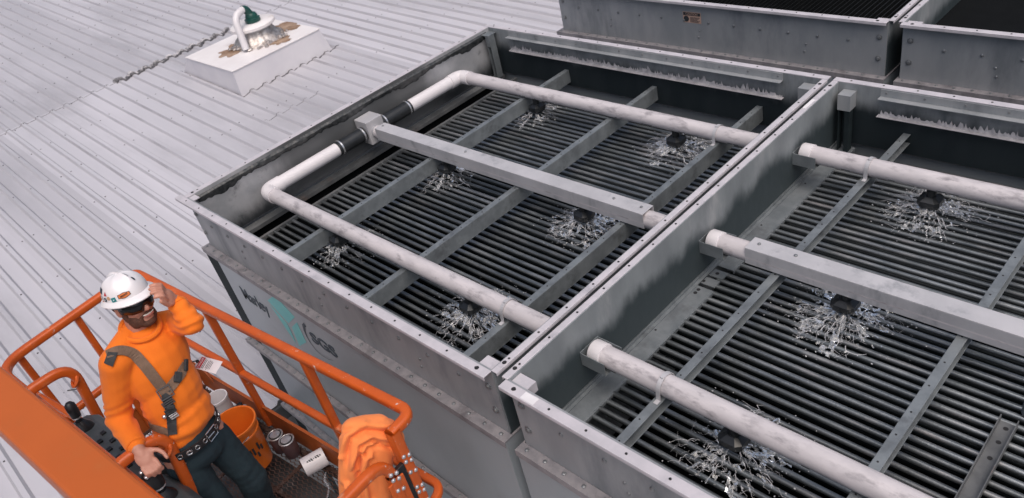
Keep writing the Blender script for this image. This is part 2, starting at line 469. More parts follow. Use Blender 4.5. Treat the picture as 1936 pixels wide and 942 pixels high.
bead(SEAM, SEAM, -4, 2.25, .006, .012, 'lap_sealant', MT['seal_dark'], roof)
bead(SEAM, SEAM, 2.2, 4.45, .045, .05, 'lap_sealant', MT['sealant'], roof)
bead(SEAM + .07, SEAM + .07, 2.22, 4.4, .034, .06, 'lap_sealant', MT['seal_dark'], roof)
bead(SEAM, SEAM, 4.45, 7.2, .007, .012, 'lap_sealant', MT['seal_dark'], roof)
bead(-6.35, -6.35, 2.75, 3.7, .005, .012, 'lap_sealant', MT['seal_dark'], roof)
mb = MB()
mb.box((EAVE - .01, -8, rz(EAVE) - .16), (EAVE + .03, 14, rz(EAVE) - .012)); mb.box((EAVE - .12, -8, rz(EAVE) - .20), (EAVE - .01, 14, rz(EAVE) - .17))
mb.build('eave_trim', MT['eave'], roof)
mb = MB(); mb.box((EAVE - .5, -8, -7.0), (EAVE - .3, 14, rz(EAVE) - .21))
o = mb.build('building_wall', MT['bwall'], label='plain cladding wall of the building under the white roof eave', category='wall')
o = thing('roof_wire', None, None, (0, 0, 0)) if False else None
mb = MB(); zz = rz(-3.35) + .012
mb.tube([(-3.42, -1.28, zz), (-3.36, -1.24, zz + .03), (-3.27, -1.16, zz + .035), (-3.24, -1.19, zz + .01)], .006, 6)
mb.build('bent_wire', MT['screw'], label='short bent dark wire lying on the white roof beside the orange basket', category='wire')

# ------------------------------------------------------------------ roof curb and its vent stack
cu = thing('roof_curb', 'white box curb with a brown stained top standing on the ribbed roof', 'roof curb', (-8.45, 3.9, rz(-8.45)))
cx0, cx1, cy0, cy1, ztop = -9.44, -7.50, 3.04, 4.77, -1.41
tx0, tx1, ty0, ty1 = -9.12, -7.53, 3.07, 4.68
mb = MB()
mb.add([(cx0, cy0, rz(cx0)), (cx1, cy0, rz(cx1)), (cx1, cy1, rz(cx1)), (cx0, cy1, rz(cx0)), (tx0, ty0, ztop), (tx1, ty0, ztop), (tx1, ty1, ztop), (tx0, ty1, ztop)],
       [(0, 1, 5, 4), (1, 2, 6, 5), (2, 3, 7, 6), (3, 0, 4, 7)])
mb.build('curb_side', MT['curb'], cu)
mb = MB(); mb.box((tx0 - .015, ty0 - .015, ztop), (tx1 + .015, ty1 + .015, ztop + .02)); mb.build('curb_lid', MT['curb_top'], cu, bevel=.006)
bead(cx1 + .02, cx1 + .02, cy0 - .02, cy1 + .12, .013, .03, 'base_sealant', MT['seal_dark'], cu)
mb = MB(); mb.tube([(cx0 - .05 + (cx1 - cx0 + .08) * i / 14, cy0 - .015, rz(cx0 + (cx1 - cx0) * i / 14) + .012) for i in range(15)], .009, 5, scales=[1 + .5 * math.sin(i * 2.1) for i in range(15)])
mb.build('base_sealant', MT['seal_dark'], cu, smooth=True)
mb = MB()
for k in range(9): mb.sphere((cx0 - .08 + rnd.uniform(-.05, .07), cy0 - .03 + rnd.uniform(-.04, .02), rz(cx0) + .012), (.03, .02, .015), 6, 4)
mb.build('base_sealant', MT['seal_dark'], cu)


def splat(c, r, z, name, m, parent, seed, n=40, sx=1.0):
    mb = MB(); vs = [(c[0], c[1], z)]
    for i in range(n):
        a = 2 * math.pi * i / n
        q = r * (.75 + .45 * mnoise.noise(Vector((math.cos(a) * 2, math.sin(a) * 2, seed))) + .12 * mnoise.noise(Vector((math.cos(a) * 9, math.sin(a) * 9, seed))))
        vs.append((c[0] + q * sx * math.cos(a), c[1] + q * math.sin(a), z))
    mb.add(vs, [(0, 1 + i, 1 + (i + 1) % n) for i in range(n)]); return mb.build(name, m, parent)


SX, SY, SZ = -8.30, 4.0, ztop + .02
splat((SX - .05, SY - .42), .36, SZ + .002, 'rust_stain', MT['rust'], cu, 1.3)
splat((SX + .0, SY + .50), .32, SZ + .003, 'rust_stain', MT['rust'], cu, 5.2, sx=1.2)
splat((SX + .48, SY + .1), .24, SZ + .004, 'rust_stain', MT['rust'], cu, 8.8)
# stack: crumpled foil flashing, drum, lid, drain pipe with a green fitting
st = thing('vent_stack', 'foil wrapped vent stack with white bent pipe and dark green fitting on the roof curb', 'vent', (SX, SY, SZ))
mb = MB(); n = 40; prof = [(.44, .0), (.38, .04), (.34, .08), (.31, .12), (.29, .16), (.28, .20)]
vs = []
for j, (q, h) in enumerate(prof):
    for i in range(n):
        a = 2 * math.pi * i / n
        qq = q * (1 + (.16 if j < 4 else .05) * mnoise.noise(Vector((math.cos(a) * 4, math.sin(a) * 4, h * 9))))
        vs.append((SX + qq * math.cos(a), SY + qq * math.sin(a), SZ + h + (.03 * mnoise.noise(Vector((a * 6, h * 20, 1))) if 0 < j < 5 else 0)))
mb.add(vs, [(j * n + i, j * n + (i + 1) % n, (j + 1) * n + (i + 1) % n, (j + 1) * n + i) for j in range(5) for i in range(n)])
mb.build('foil_flashing', MT['foil'], st, smooth=True)
mb = MB()
for k in range(26):
    a = rnd.uniform(-2.4, 1.9); q = rnd.uniform(.36, .52)
    mb.sphere((SX + q * math.cos(a), SY + q * math.sin(a), SZ + .02), (rnd.uniform(.02, .06), rnd.uniform(.02, .06), rnd.uniform(.015, .05)), 6, 4)
mb.build('foil_scrap', MT['foil'], st, kind='stuff')
mb = MB(); mb.lathe((SX, SY, SZ + .19), [(.27, 0), (.27, .05), (.36, .055), (.36, .095), (.33, .115), (.10, .13)], 36); mb.build('stack_lid', MT['curb_top'], st, smooth=True)
mb = MB()
pp = rounded([(SX + .27, SY - .38, SZ + .03), (SX + .15, SY - .31, SZ + .52), (SX + .06, SY - .04, SZ + .56), (SX + .07, SY + .0, SZ + .36)], [.18, .09])
mb.tube(pp[:-5], .055, 14); mb.build('drain_pipe', MT['pvc_clean'], st, smooth=True)
mb = MB(); mb.tube(pp[-8:-4] + [pp[-4], Vector((SX + .07, SY, SZ + .42))], .062, 14)
mb.lathe((SX + .07, SY, SZ + .31), [(.10, 0), (.125, .015), (.125, .07), (.10, .08), (.10, .11), (.075, .15)], 10)
mb.build('green_fitting', MT['green'], st, smooth=True)

# ------------------------------------------------------------------ cooling towers
LX = 3.177; LYB = 3.008            # local: lx 0 = outer edge of the header-side flange; ly 0 = front wall face
PIPE_Y = (.505, 1.505, 2.500)
BARS = (.929, 1.819, 2.701)
NOZ = (1.032, 2.357)


def tower(x0, y0, mirror, label, group, open_top=True, extras=True):
    def xf(p): return Vector(((x0 - p.x) if mirror else (x0 + p.x), p.y + y0, p.z))
    N = lambda: MB(xf, mirror)
    T = thing('cooling_tower', label, 'cooling tower', xf(Vector((LX / 2, 1.5, -5.0))), group)
    B = lambda m_, name, mm, par=T, **k: m_.build(name, MT[mm], par, **k)
    # collar walls (outer sheet + inner sheet as one wall, 12 mm)
    m = N(); m.box((.04, 0, -.42), (LX - .037, .010, -.006)); B(m, 'front_wall', 'galv')
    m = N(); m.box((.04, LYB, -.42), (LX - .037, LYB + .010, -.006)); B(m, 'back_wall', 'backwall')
    m = N(); m.box((.042, .0105, -.42), (.052, LYB - .0005, -.006)); B(m, 'header_side_wall', 'headwall')
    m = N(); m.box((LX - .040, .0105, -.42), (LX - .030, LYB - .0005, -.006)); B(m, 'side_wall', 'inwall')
    # rim flanges
    m = N(); m.box((-.035, -.051, -.006), (LX - .03, -.001, 0)); m.box((-.035, -.051, -.022), (LX - .03, -.047, -.0065)); B(m, 'front_rim', 'flange', bevel=.002)
    m = N(); m.box((0, LYB + .001, -.006), (LX, LYB + .048, 0)); m.box((0, LYB + .044, -.022), (LX, LYB + .048, -.0065)); B(m, 'back_rim', 'flange', bevel=.002)
    m = N(); m.box((.0, .002, -.008), (.052, LYB, -.002)); m.box((.0, .002, -.024), (.004, LYB, -.0085)); B(m, 'side_rim', 'flange' if open_top else 'galv', bevel=.002)
    m = N(); m.box((LX - .035, .002, -.008), (LX, LYB, -.002)); m.box((LX - .004, .002, -.022), (LX, LYB, -.0085)); B(m, 'side_rim', 'flange', bevel=.002)
    # ledges and lower casing
    for z, yo in ((-.42, -.055), (-1.30, -.092), (-2.05, -.092)):
        m = N(); yi = 0 if z > -1 else -.051; bo = LYB + .065 if z > -1 else LYB + .10; bi = LYB + .012 if z > -1 else LYB + .062
        for y_in, y_out in ((yi, yo), (bi, bo)):
            if y_out > 0: B(m, 'ledge', 'ledge', bevel=.003); m = N()
            m.box((-.006, y_out, z - .012), (LX - .018, y_in, z)); sg = -1 if y_out < 0 else 1
            m.box((-.006, y_out, z - .042), (LX - .018, y_out + sg * .003, z + .002))
        if z > -1: m.box((-.006, .001, z - .012), (.040, LYB + .011, z)); m.box((LX - .028, .001, z - .012), (LX - .018, LYB + .011, z))
        B(m, 'ledge', 'ledge', bevel=.003)
        m = N()
        for k in range(28):
            m.lathe((.03 + k * .114, (yi + yo) / 2, z), [(.011, 0), (.010, .004), (.004, .0075)], 8)
            m.lathe((.03 + k * .114, (bi + bo) / 2, z), [(.011, 0), (.010, .004), (.004, .0075)], 8)
        B(m, 'ledge_rivet', 'bolt', kind='stuff', smooth=True)
    for z1, z0 in ((-.434, -1.299), (-1.314, -2.049), (-2.064, -4.9)):
        m = N(); m.box((.1915, -.050, z0), (LX - .022, -.040, z1)); B(m, 'front_panel', 'panel')
        m = N(); m.box((.002, -.0385, z0), (.012, LYB + .045, z1)); m.box((LX - .032, -.0385, z0), (LX - .022, LYB + .045, z1)); m.box((.013, LYB + .05, z0), (LX - .033, LYB + .06, z1)); B(m, 'side_panel', 'panel')
        m = N(); m.box((.002, -.048, z0), (.1905, -.0395, z1)); B(m, 'corner_shade_or_post', 'strip')  # flush dark strip painted in for the shade along the casing corner
    m = N(); m.box((.03, .02, -5.0), (LX - .05, LYB - .02, -4.92)); B(m, 'base_frame', 'eave')
    # bolts on the collar
    m = N()
    for k in range(12):
        x = .28 + k * .235; m.lathe((x, 0, -.175), [(.012, 0), (.011, .006), (.005, .010)], 8, ax=(0, -1, 0))
        if k % 4 == 2:
            for zz_ in (-.25, -.31): m.lathe((x - .09 + (zz_ + .25) * .2, 0, zz_), [(.009, 0), (.008, .005), (.004, .008)], 8, ax=(0, -1, 0))
    B(m, 'wall_bolt', 'bolt', kind='stuff', smooth=True)
    m = N()
    for x in (.085, LX - .09):
        for zz_ in (-.13, -.29):
            m.lathe((x, 0, zz_), [(.021, 0), (.021, .003), (.013, .004), (.013, .012), (.006, .014)], 10, ax=(0, -1, 0))
    B(m, 'corner_bolt', 'bolt', kind='stuff')
    m = N()
    for k in range(16):
        m.disc((.10 + k * .198, -.024, .0002), (0, 0, 1), .0062, 8, .0012); m.disc((.10 + k * .198, LYB + .026, .0002), (0, 0, 1), .0062, 8, .0012)
        if k < 15:
            m.disc((.026, .10 + k * .198, -.0018), (0, 0, 1), .0062, 8, .0012); m.disc((LX - .017, .10 + k * .198, -.0018), (0, 0, 1), .0062, 8, .0012)
    for x, y in ((LX - .017, .07), (LX - .017, LYB - .07), (.026, .06), (LX - .10, -.024)): m.disc((x, y, -.0016 if y > 0 else .0003), (0, 0, 1), .011, 10, .0013)
    B(m, 'screw_hole', 'hole', kind='stuff')
    # corner gussets
    m = N(); m.box((LX - .135, .011, -.028), (LX - .041, .075, -.022)); m.box((LX - .135, .011, -.075), (LX - .131, .075, -.0285)); B(m, 'corner_gusset', 'flange')
    m = N(); m.box((.053, .011, -.020), (.125, .062, -.014)); B(m, 'corner_gusset', 'flange')
    m = N(); m.box((LX - .155, LYB - .085, -.052), (LX - .075, LYB - .002, -.046)); m.box((LX - .155, LYB - .085, -.150), (LX - .075, LYB - .081, -.0525))
    m.box((LX - .155, LYB - .080, -.150), (LX - .151, LYB - .002, -.0525)); B(m, 'corner_column', 'galv')
    m = N(); m.box((LX - .150, LYB - .080, -.44), (LX - .120, LYB - .03, -.1505)); m.box((LX - .085, LYB - .080, -.44), (LX - .080, LYB - .03, -.1505)); B(m, 'column_leg', 'strip')
    m = N(); m.box((.054, LYB - .10, -.042), (.145, LYB - .003, -.036)); m.box((.10, LYB - .10, -.14), (.145, LYB - .096, -.0425))
    m.box((.10, LYB - .095, -.44), (.106, LYB - .03, -.0425)); m.box((.140, LYB - .095, -.44), (.145, LYB - .03, -.0425)); B(m, 'corner_column', 'bar')
    if not open_top:
        # shallow louvred top
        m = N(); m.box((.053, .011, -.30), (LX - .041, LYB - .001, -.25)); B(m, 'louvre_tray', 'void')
        if extras:
            for k in range(74):
                x = .09 + k * .0405
                m = N(); m.add([(x, .02, -.20), (x + .030, .02, -.175), (x + .030, LYB - .01, -.175), (x, LYB - .01, -.20), (x, .02, -.203), (x + .030, .02, -.178), (x + .030, LYB - .01, -.178), (x, LYB - .01, -.203)],
                               [(0, 1, 2, 3), (7, 6, 5, 4), (0, 4, 5, 1), (2, 6, 7, 3), (1, 5, 6, 2), (3, 7, 4, 0)])
                B(m, 'louvre_slat', 'slat')
        return T
    # inner shelves, floor of the tower
    m = N(); m.box((LX - .160, .011, -.452), (LX - .041, 1.36, -.445)); m.box((LX - .166, .011, -.47), (LX - .160, 1.36, -.4475)); B(m, 'side_shelf', 'shelf', bevel=.002)
    m = N(); m.box((LX - .160, 1.56, -.452), (LX - .041, LYB - .002, -.445)); m.box((LX - .166, 1.56, -.47), (LX - .160, LYB - .002, -.4475)); B(m, 'side_shelf', 'shelf', bevel=.002)
    m = N(); m.box((LX - .046, .012, -.442), (LX - .0405, LYB - .003, -.425)); m.box((LX - .066, .012, -.444), (LX - .047, LYB - .003, -.4395)); B(m, 'seam_angle', 'bar')
    m = N()
    for y in (1.42, 1.50): m.box((LX - .150, y - .03, -.456), (LX - .066, y + .03, -.449))
    B(m, 'shelf_splice', 'shelf')
    m = N()
    for y in (1.30, 1.33, 1.41, 1.50, .6, .95, 2.0, 2.5): m.disc((LX - .10 + (y * 7 % .03), y, -.4488 if 1.38 < y < 1.55 else -.4448), (0, 0, 1), .011 if 1.2 < y < 1.6 else .006, 10, .0012)
    B(m, 'shelf_hole', 'hole', kind='stuff')
    m = N(); m.box((.053, .011, -.47), (.13, LYB - .002, -.44)); m.box((.275, .02, -.47), (.30, LYB - .01, -.445)); B(m, 'header_shelf', 'bar_rust')
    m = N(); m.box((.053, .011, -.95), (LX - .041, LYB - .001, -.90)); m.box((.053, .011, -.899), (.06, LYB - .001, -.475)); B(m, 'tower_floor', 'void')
    # coil tubes
    m = MB(); xa, xb = sorted((xf(Vector((.30, 0, 0))).x, xf(Vector((LX - .12, 0, 0))).x))
    m.tube([(xa, 0, 0), (xa + .9, 0, 0), (xb - .9, 0, 0), (xb, 0, 0)], .0132, 12)
    me = m.mesh('coil_tube', MT['coil'], True); me2 = m.mesh('coil_tube', MT['coil_shaded'], True)
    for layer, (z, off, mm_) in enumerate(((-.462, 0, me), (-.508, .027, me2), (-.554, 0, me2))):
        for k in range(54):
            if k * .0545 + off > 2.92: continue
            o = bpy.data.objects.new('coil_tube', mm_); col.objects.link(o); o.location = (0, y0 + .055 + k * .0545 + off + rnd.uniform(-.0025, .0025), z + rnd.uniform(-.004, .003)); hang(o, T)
    # crossbars : C channels, web on the far side of the header
    for i, x in enumerate(BARS):
        m = N(); zt = -.275
        m.box((x - .022, .011, zt - .004), (x + .022, LYB - .002, zt))
        hb = .060 if mirror else .105
        m.box((x + .018, .011, zt - hb), (x + .022, LYB - .002, zt - .0045))
        m.box((x - .022, .011, zt - hb - .005), (x + .022, LYB - .002, zt - hb - .0005))
        bar = B(m, 'crossbar', 'bar', bevel=.0015)
        m = N()
        for k in range(18): m.disc((x + .002, .16 + k * .161 + rnd.uniform(-.02, .02), zt + .0002), (0, 0, 1), .0045, 8, .001)
        B(m, 'bar_hole', 'hole', bar, kind='stuff')
    # inner strips of the back wall
    m = N(); m.box((.305, LYB - .006, -.054), (2.875, LYB - .001, -.008)); m.box((.295, LYB - .048, -.058), (2.875, LYB - .0062, -.0545)); B(m, 'back_strip', 'galv')
    m = N(); m.box((.305, LYB - .036, -.182), (2.880, LYB - .001, -.178)); B(m, 'back_strip', 'flange')
    m = N(); n = 330; vs = []
    for k in range(n):
        x = .30 + 2.57 * k / (n - 1)
        a = abs(mnoise.noise(Vector((x * 9, y0, x0)))) ; h = .004 + .10 * a * abs(mnoise.noise(Vector((x * 38, 2, x0)))) + .010 * abs(mnoise.noise(Vector((x * 3, 5, 1)))) + .020 * rnd.random() ** 4
        lean = .012 * mnoise.noise(Vector((x * 15, 9, 2)))
        vs += [(x, LYB - .034, -.1774), (x + lean * .3, LYB - .007, -.1772 + h * .12), (x + lean, LYB - .0022, -.1775 + h + (.028 * rnd.random() if rnd.random() < .3 else 0))]
    m.add(vs, [(k * 3 + j, (k + 1) * 3 + j, (k + 1) * 3 + j + 1, k * 3 + j + 1) for k in range(n - 1) for j in range(2)])
    B(m, 'scale_deposit', 'deposit')
    m = N()
    for k in range(12): m.lathe((.42 + k * .22, LYB - .006, -.03), [(.008, 0), (.007, .004)], 8, ax=(0, -1, 0))
    B(m, 'strip_bolt', 'bolt', kind='stuff')
    # slime band under the header-side rim
    m = N(); n = 120; vs = []
    for k in range(n):
        y = .06 + (LYB - .10) * k / (n - 1); h = .014 + .035 * max(0, mnoise.noise(Vector((y * 4, x0, 0))) + .3) + .016 * rnd.random()
        vs += [(.053, y, -.03), (.063 + .01 * rnd.random(), y, -.045), (.060 + .008 * rnd.random(), y, -.05 - h * .6), (.0528, y, -.055 - h)]
    m.add(vs, [(k * 4 + j, (k + 1) * 4 + j, (k + 1) * 4 + j + 1, k * 4 + j + 1)[::-1] for k in range(n - 1) for j in range(3)])
    B(m, 'slime_band', 'gunk', smooth=True)
    # pipes
    HX = .150; ZP = -.225; RP = .0525
    for i, y in enumerate(PIPE_Y):
        m = N(); x_end = LX - .085
        if i == 1: pts = [(HX + .10, y, ZP), (1.2, y, ZP), (2.2, y, ZP), (x_end, y, ZP)]
        else:
            pts = [(HX + .12, y, ZP), (1.0, y, ZP), (2.0, y, ZP), (x_end, y, ZP)]
        m.tube(pts, RP, 24); pipe = B(m, 'spray_pipe', 'pvc', smooth=True)
        m = N(); m.lathe((x_end - .055, y, ZP), [(RP + .001, 0), (RP + .0065, .003), (RP + .0065, .064), (RP + .002, .070), (.01, .074)], 28, ax=(1, 0, 0)); B(m, 'pipe_cap', 'pvc_clean', pipe, smooth=True)
        if i != 1:
            s = 1 if i == 0 else -1
            m = N(); c = [(HX, y + s * .13, ZP), (HX, y, ZP), (HX + .13, y, ZP)]
            m.tube(rounded(c, .10), RP + .006, 24, up=(0, 0, 1)); B(m, 'elbow', 'pvc_clean', pipe, smooth=True)
            # strap over the third crossbar
            m = N(); xs = BARS[2] - .004; pr = [(-.010, -.0015), (.010, -.0015), (.010, .0015), (-.010, .0015)]
            arc = [(xs, y - (RP + .003) * math.cos(a), ZP + (RP + .003) * math.sin(a)) for a in [R(t) for t in range(0, 181, 12)]]
            ring = []
            for (ax_, ay, az) in arc: ring.append((ax_, ay, az))
            path = [(xs, y - RP - .030, -.2735), (xs, y - RP - .006, -.2730)] + ring + [(xs, y + RP + .004, -.2730)]
            vs = [];
            for (px_, py_, pz_) in path: vs += [(px_ - .011, py_, pz_), (px_ + .011, py_, pz_)]
            vs2 = []
            for k, (px_, py_, pz_) in enumerate(path):
                d = Vector((0, py_ - y, pz_ - ZP)).normalized() * .004
                vs2 += [(px_ - .011, py_ + d.y, pz_ + abs(d.z)), (px_ + .011, py_ + d.y, pz_ + abs(d.z))]
            K_ = len(path); allv = vs + vs2; o2 = len(vs); fs = []
            for k in range(K_ - 1):
                a, b2, c2_, d2 = 2 * k, 2 * k + 1, 2 * k + 3, 2 * k + 2
                fs += [(a, d2, c2_, b2), (o2 + a, o2 + b2, o2 + c2_, o2 + d2), (a, o2 + a, o2 + d2, d2), (b2, c2_, o2 + c2_, o2 + b2)]
            m.add(allv, fs); m.lathe((xs, y - .012, ZP + RP + .004), [(.012, 0), (.010, .006)], 8)
            B(m, 'pipe_strap', 'cover', pipe)
            # print line on the pipe
            m = N(); xx = .9
            while xx < 2.95:
                L_ = rnd.choice((.02, .035, .05, .09))
                a = R(-28); yy = y - (RP + .0006) * math.cos(a); z_ = ZP + (RP + .0006) * math.sin(a)
                m.obox((xx + L_ / 2, yy, z_), (L_ / 2, 0, 0), (0, .0026 * math.sin(-a), .0026 * math.cos(a)), (0, .0003, 0)); xx += L_ + rnd.choice((.008, .012, .10, .22))
            B(m, 'pipe_print', 'print', pipe, kind='stuff')
        for x in NOZ:
            m = N(); m.lathe((x, y, ZP - RP - .045), [(.026, 0), (.026, .06)], 14)
            def ring8(s_, z_, ch): return [(x + a * s_, y + b * s_, z_) for a, b in ((1, ch), (ch, 1), (-ch, 1), (-1, ch), (-1, -ch), (-ch, -1), (ch, -1), (1, -ch))]
            vs = ring8(.030, ZP - RP - .040, .6) + ring8(.058, ZP - RP - .058, .62) + ring8(.060, ZP - RP - .085, .62) + ring8(.046, ZP - RP - .105, .6)
            fs = [(j * 8 + k, (j + 1) * 8 + k, (j + 1) * 8 + (k + 1) % 8, j * 8 + (k + 1) % 8) for j in range(3) for k in range(8)] + [tuple(range(8)), tuple(range(24, 32))[::-1]]
            m.add(vs, fs); B(m, 'nozzle', 'nozzle', pipe)
        # wall bracket round the pipe end
        m = N(); xw = LX - .0405
        m.box((xw - .004, y - .068, -.282), (xw, y + .068, -.200)); m.box((xw - .145, y - .068, -.282), (xw - .0045, y - .064, -.205)); m.box((xw - .145, y + .064, -.282), (xw - .0045, y + .068, -.205)); m.box((xw - .145, y - .0635, -.282), (xw - .0045, y + .0635, -.279))
        br = B(m, 'pipe_bracket', 'bar', bevel=.001)
        if i == 1:
            m = N(); zt = -.161
            m.box((.292, y - .052, zt - .004), (2.870, y + .052, zt)); m.box((.292, y - .052, -.262), (2.870, y - .048, zt - .0045)); m.box((.292, y + .048, -.262), (2.870, y + .052, zt - .0045))
            m.box((.292, y - .0475, -.255), (.296, y + .0475, zt - .0045))
            cov = B(m, 'pipe_cover', 'cover', pipe, bevel=.0015)
            m = N()
            for x in (.33, 2.62, 2.82, 1.3): m.lathe((x, y + .006, zt), [(.010, 0), (.009, .005), (.004, .008)], 8)
            B(m, 'cover_screw', 'bolt', pipe, kind='stuff', smooth=True)
            # junction box and header
            m = N(); m.box((HX - .085, y - .075, -.315), (HX + .075, y + .085, -.120)); jb = B(m, 'junction_box', 'cover', bevel=.004)
            m = N(); m.lathe((HX + .0755, y, ZP), [(.050, 0), (.050, .05), (.042, .05), (.042, .10)], 20, ax=(1, 0, 0)); B(m, 'outlet_stub', 'clamp', jb, smooth=True)
    for ya, yb, ca, cb, clamps in ((PIPE_Y[0] + .12, 1.17, 1.16, 1.425, (1.19, 1.405)), (1.90, PIPE_Y[2] - .12, 1.595, 1.91, (1.635, 1.885))):
      m = N(); m.tube([(HX, ya, ZP), (HX, yb, ZP)], RP, 24); hd = B(m, 'header_pipe', 'pvc_clean', smooth=True)
      m = N(); m.tube([(HX, ca, ZP), (HX, cb, ZP)], RP + .006, 24); B(m, 'rubber_coupling', 'rubber', hd, smooth=True)
      for yc in clamps:
        m = N(); m.lathe((HX, yc - .007, ZP), [(RP + .0065, 0), (RP + .0105, .001), (RP + .0105, .013), (RP + .0065, .014)], 28, ax=(0, 1, 0), cap0=False, cap1=False); B(m, 'hose_clamp', 'clamp', hd, smooth=True)
    return T


G = 'open topped cooling towers in two rows'
T1 = tower(-1.462, 0, False, 'grey cooling tower with teal emblem and dark lettering on its side, nearest the orange basket', G)
T2 = tower(4.924, 0, True, 'grey cooling tower in the lower right with capped white pipes held in wall brackets', G)
T3 = tower(-1.462, 3.950, False, 'rear grey cooling tower with a small caution sticker on its collar', G, open_top=False)
T4 = tower(4.924, 3.950, True, 'rear cooling tower in the top right corner with a black inside', G, open_top=False, extras=False)

# lettering and emblem on the first tower
ex = Vector((1, 0, 0)); ez = Vector((0, 0, 1))
text_mesh('Marley', .168, frame((-.900, -.0522, -.690), ex, ez), 'wall_lettering', MT['navy'], T1, squash=.80, bold=.0015)
text_mesh('SGS', .130, frame((.000, -.0522, -.660), ex, ez), 'wall_lettering', MT['navy'], T1, squash=1.36, bold=.003)


def decal(pts, y, name, m, parent):
    mb = MB(); n = len(pts); mb.add([(x, y, z) for x, z in pts] + [(x, y + .0012, z) for x, z in pts],
                                    [tuple(range(n)), tuple(range(n, 2 * n))[::-1]] + [(i, n + i, n + (i + 1) % n, (i + 1) % n) for i in range(n)])
    return mb.build(name, m, parent)


decal([(-.441, -.440), (-.622, -.561), (-.433, -.680), (-.269, -.550)], -.0522, 'emblem', MT['teal'], T1)
decal([(-.275, -.597), (-.409, -.702), (-.441, -.891), (-.279, -.776)], -.0522, 'emblem', MT['teal'], T1)
decal([(-.615, -.600), (-.470, -.700), (-.462, -.750), (-.480, -.885), (-.535, -.785)], -.0526, 'emblem', MT['teal'], T1)
mb = MB(); arc = [(-.148, -.556), (-.185, -.585), (-.208, -.638), (-.215, -.69), (-.204, -.746), (-.165, -.787), (-.113, -.804), (-.03, -.797), (.043, -.769)]
wd = [.030, .030, .024, .015, .010, .007, .005, .004, .002]; vs = []
for i, (x, z) in enumerate(arc):
    a = Vector(arc[max(0, i - 1)]); b = Vector(arc[min(len(arc) - 1, i + 1)]); t = (b - a).normalized(); nn = Vector((-t.y, t.x)) * wd[i] * .5
    vs += [(x + nn.x, -.0522, z + nn.y), (x - nn.x, -.0522, z - nn.y)]
mb.add(vs, [(2 * i, 2 * i + 1, 2 * i + 3, 2 * i + 2) for i in range(len(arc) - 1)]); mb.build('lettering_arc', MT['navy'], T1)

# caution sticker on the third tower
YS = 3.950 - .001
cs = MB(); cs.box((-.015, YS - .0015, -.190), (.160, YS, -.098)); stk = cs.build('caution_sticker', MT['caution'], T3)
mb = MB(); mb.box((-.010, YS - .0028, -.128), (.155, YS - .0016, -.102)); mb.build('sticker_band', MT['print'], stk)
text_mesh('CAUTION', .026, frame((.0725, YS - .0034, -.115), ex, ez), 'sticker_lettering', MT['caution'], stk, depth=.0004)
mb = MB(); mb.lathe((.018, YS - .0018, -.158), [(.026, 0), (.026, .001), (.020, .0011)], 20, ax=(0, -1, 0), cap1=False); mb.box((-.002, YS - .003, -.161), (.038, YS - .0018, -.155)); mb.build('sticker_sign', MT['print'], stk)
mb = MB()
for k in range(5): mb.box((.055, YS - .0028, -.140 - k * .0095), (.150 - (k % 3) * .012, YS - .0016, -.1445 - k * .0095))
mb.build('sticker_print', MT['print'], stk, kind='stuff')

# white adhesive labels left on the rims
for x, y, lw in ((1.905, -.03, .05),): 
    mb = MB(); mb.box((x, -.046, .0006), (x + .075, -.006, .0016)); mb.build('rim_label', MT['white'], T2)
mb = MB(); mb.box((1.750, 2.62, -.0015), (1.772, 2.74, -.0005)); mb.build('rim_label', MT['white'], T2)
# loose channel on the second tower's coil
mb = MB(); c0, c1 = Vector((3.40, .05, -.435)), Vector((3.385, 1.23, -.435)); t = (c1 - c0).normalized(); s = Vector((1, 0, 0))
for dx, zz, hw, hh in ((0, 0, .030, .002), (-.032, .018, .002, .020), (.032, .018, .002, .020)):
    mb.obox((c0 + c1) / 2 + s * dx + Vector((0, 0, zz)), s * hw, t * ((c1 - c0).length / 2), Vector((0, 0, hh)))
lc = mb.build('loose_channel', MT['bar_rust'], label='loose steel channel lying open side up across the coil tubes at right', category='steel channel')
mb = MB()
for k in (.82, .90, .97): mb.disc(c0 + (c1 - c0) * k + Vector((0, 0, .0022)), (0, 0, 1), .010, 10, .001)
mb.build('channel_hole', MT['hole'], lc, kind='stuff')
mb = MB(); mb.lathe((3.43, 1.33, -.44), [(.030, 0), (.030, .08), (.022, .085), (.022, .11)], 14); mb.build('coil_connection', MT['bar'], T2, smooth=True)


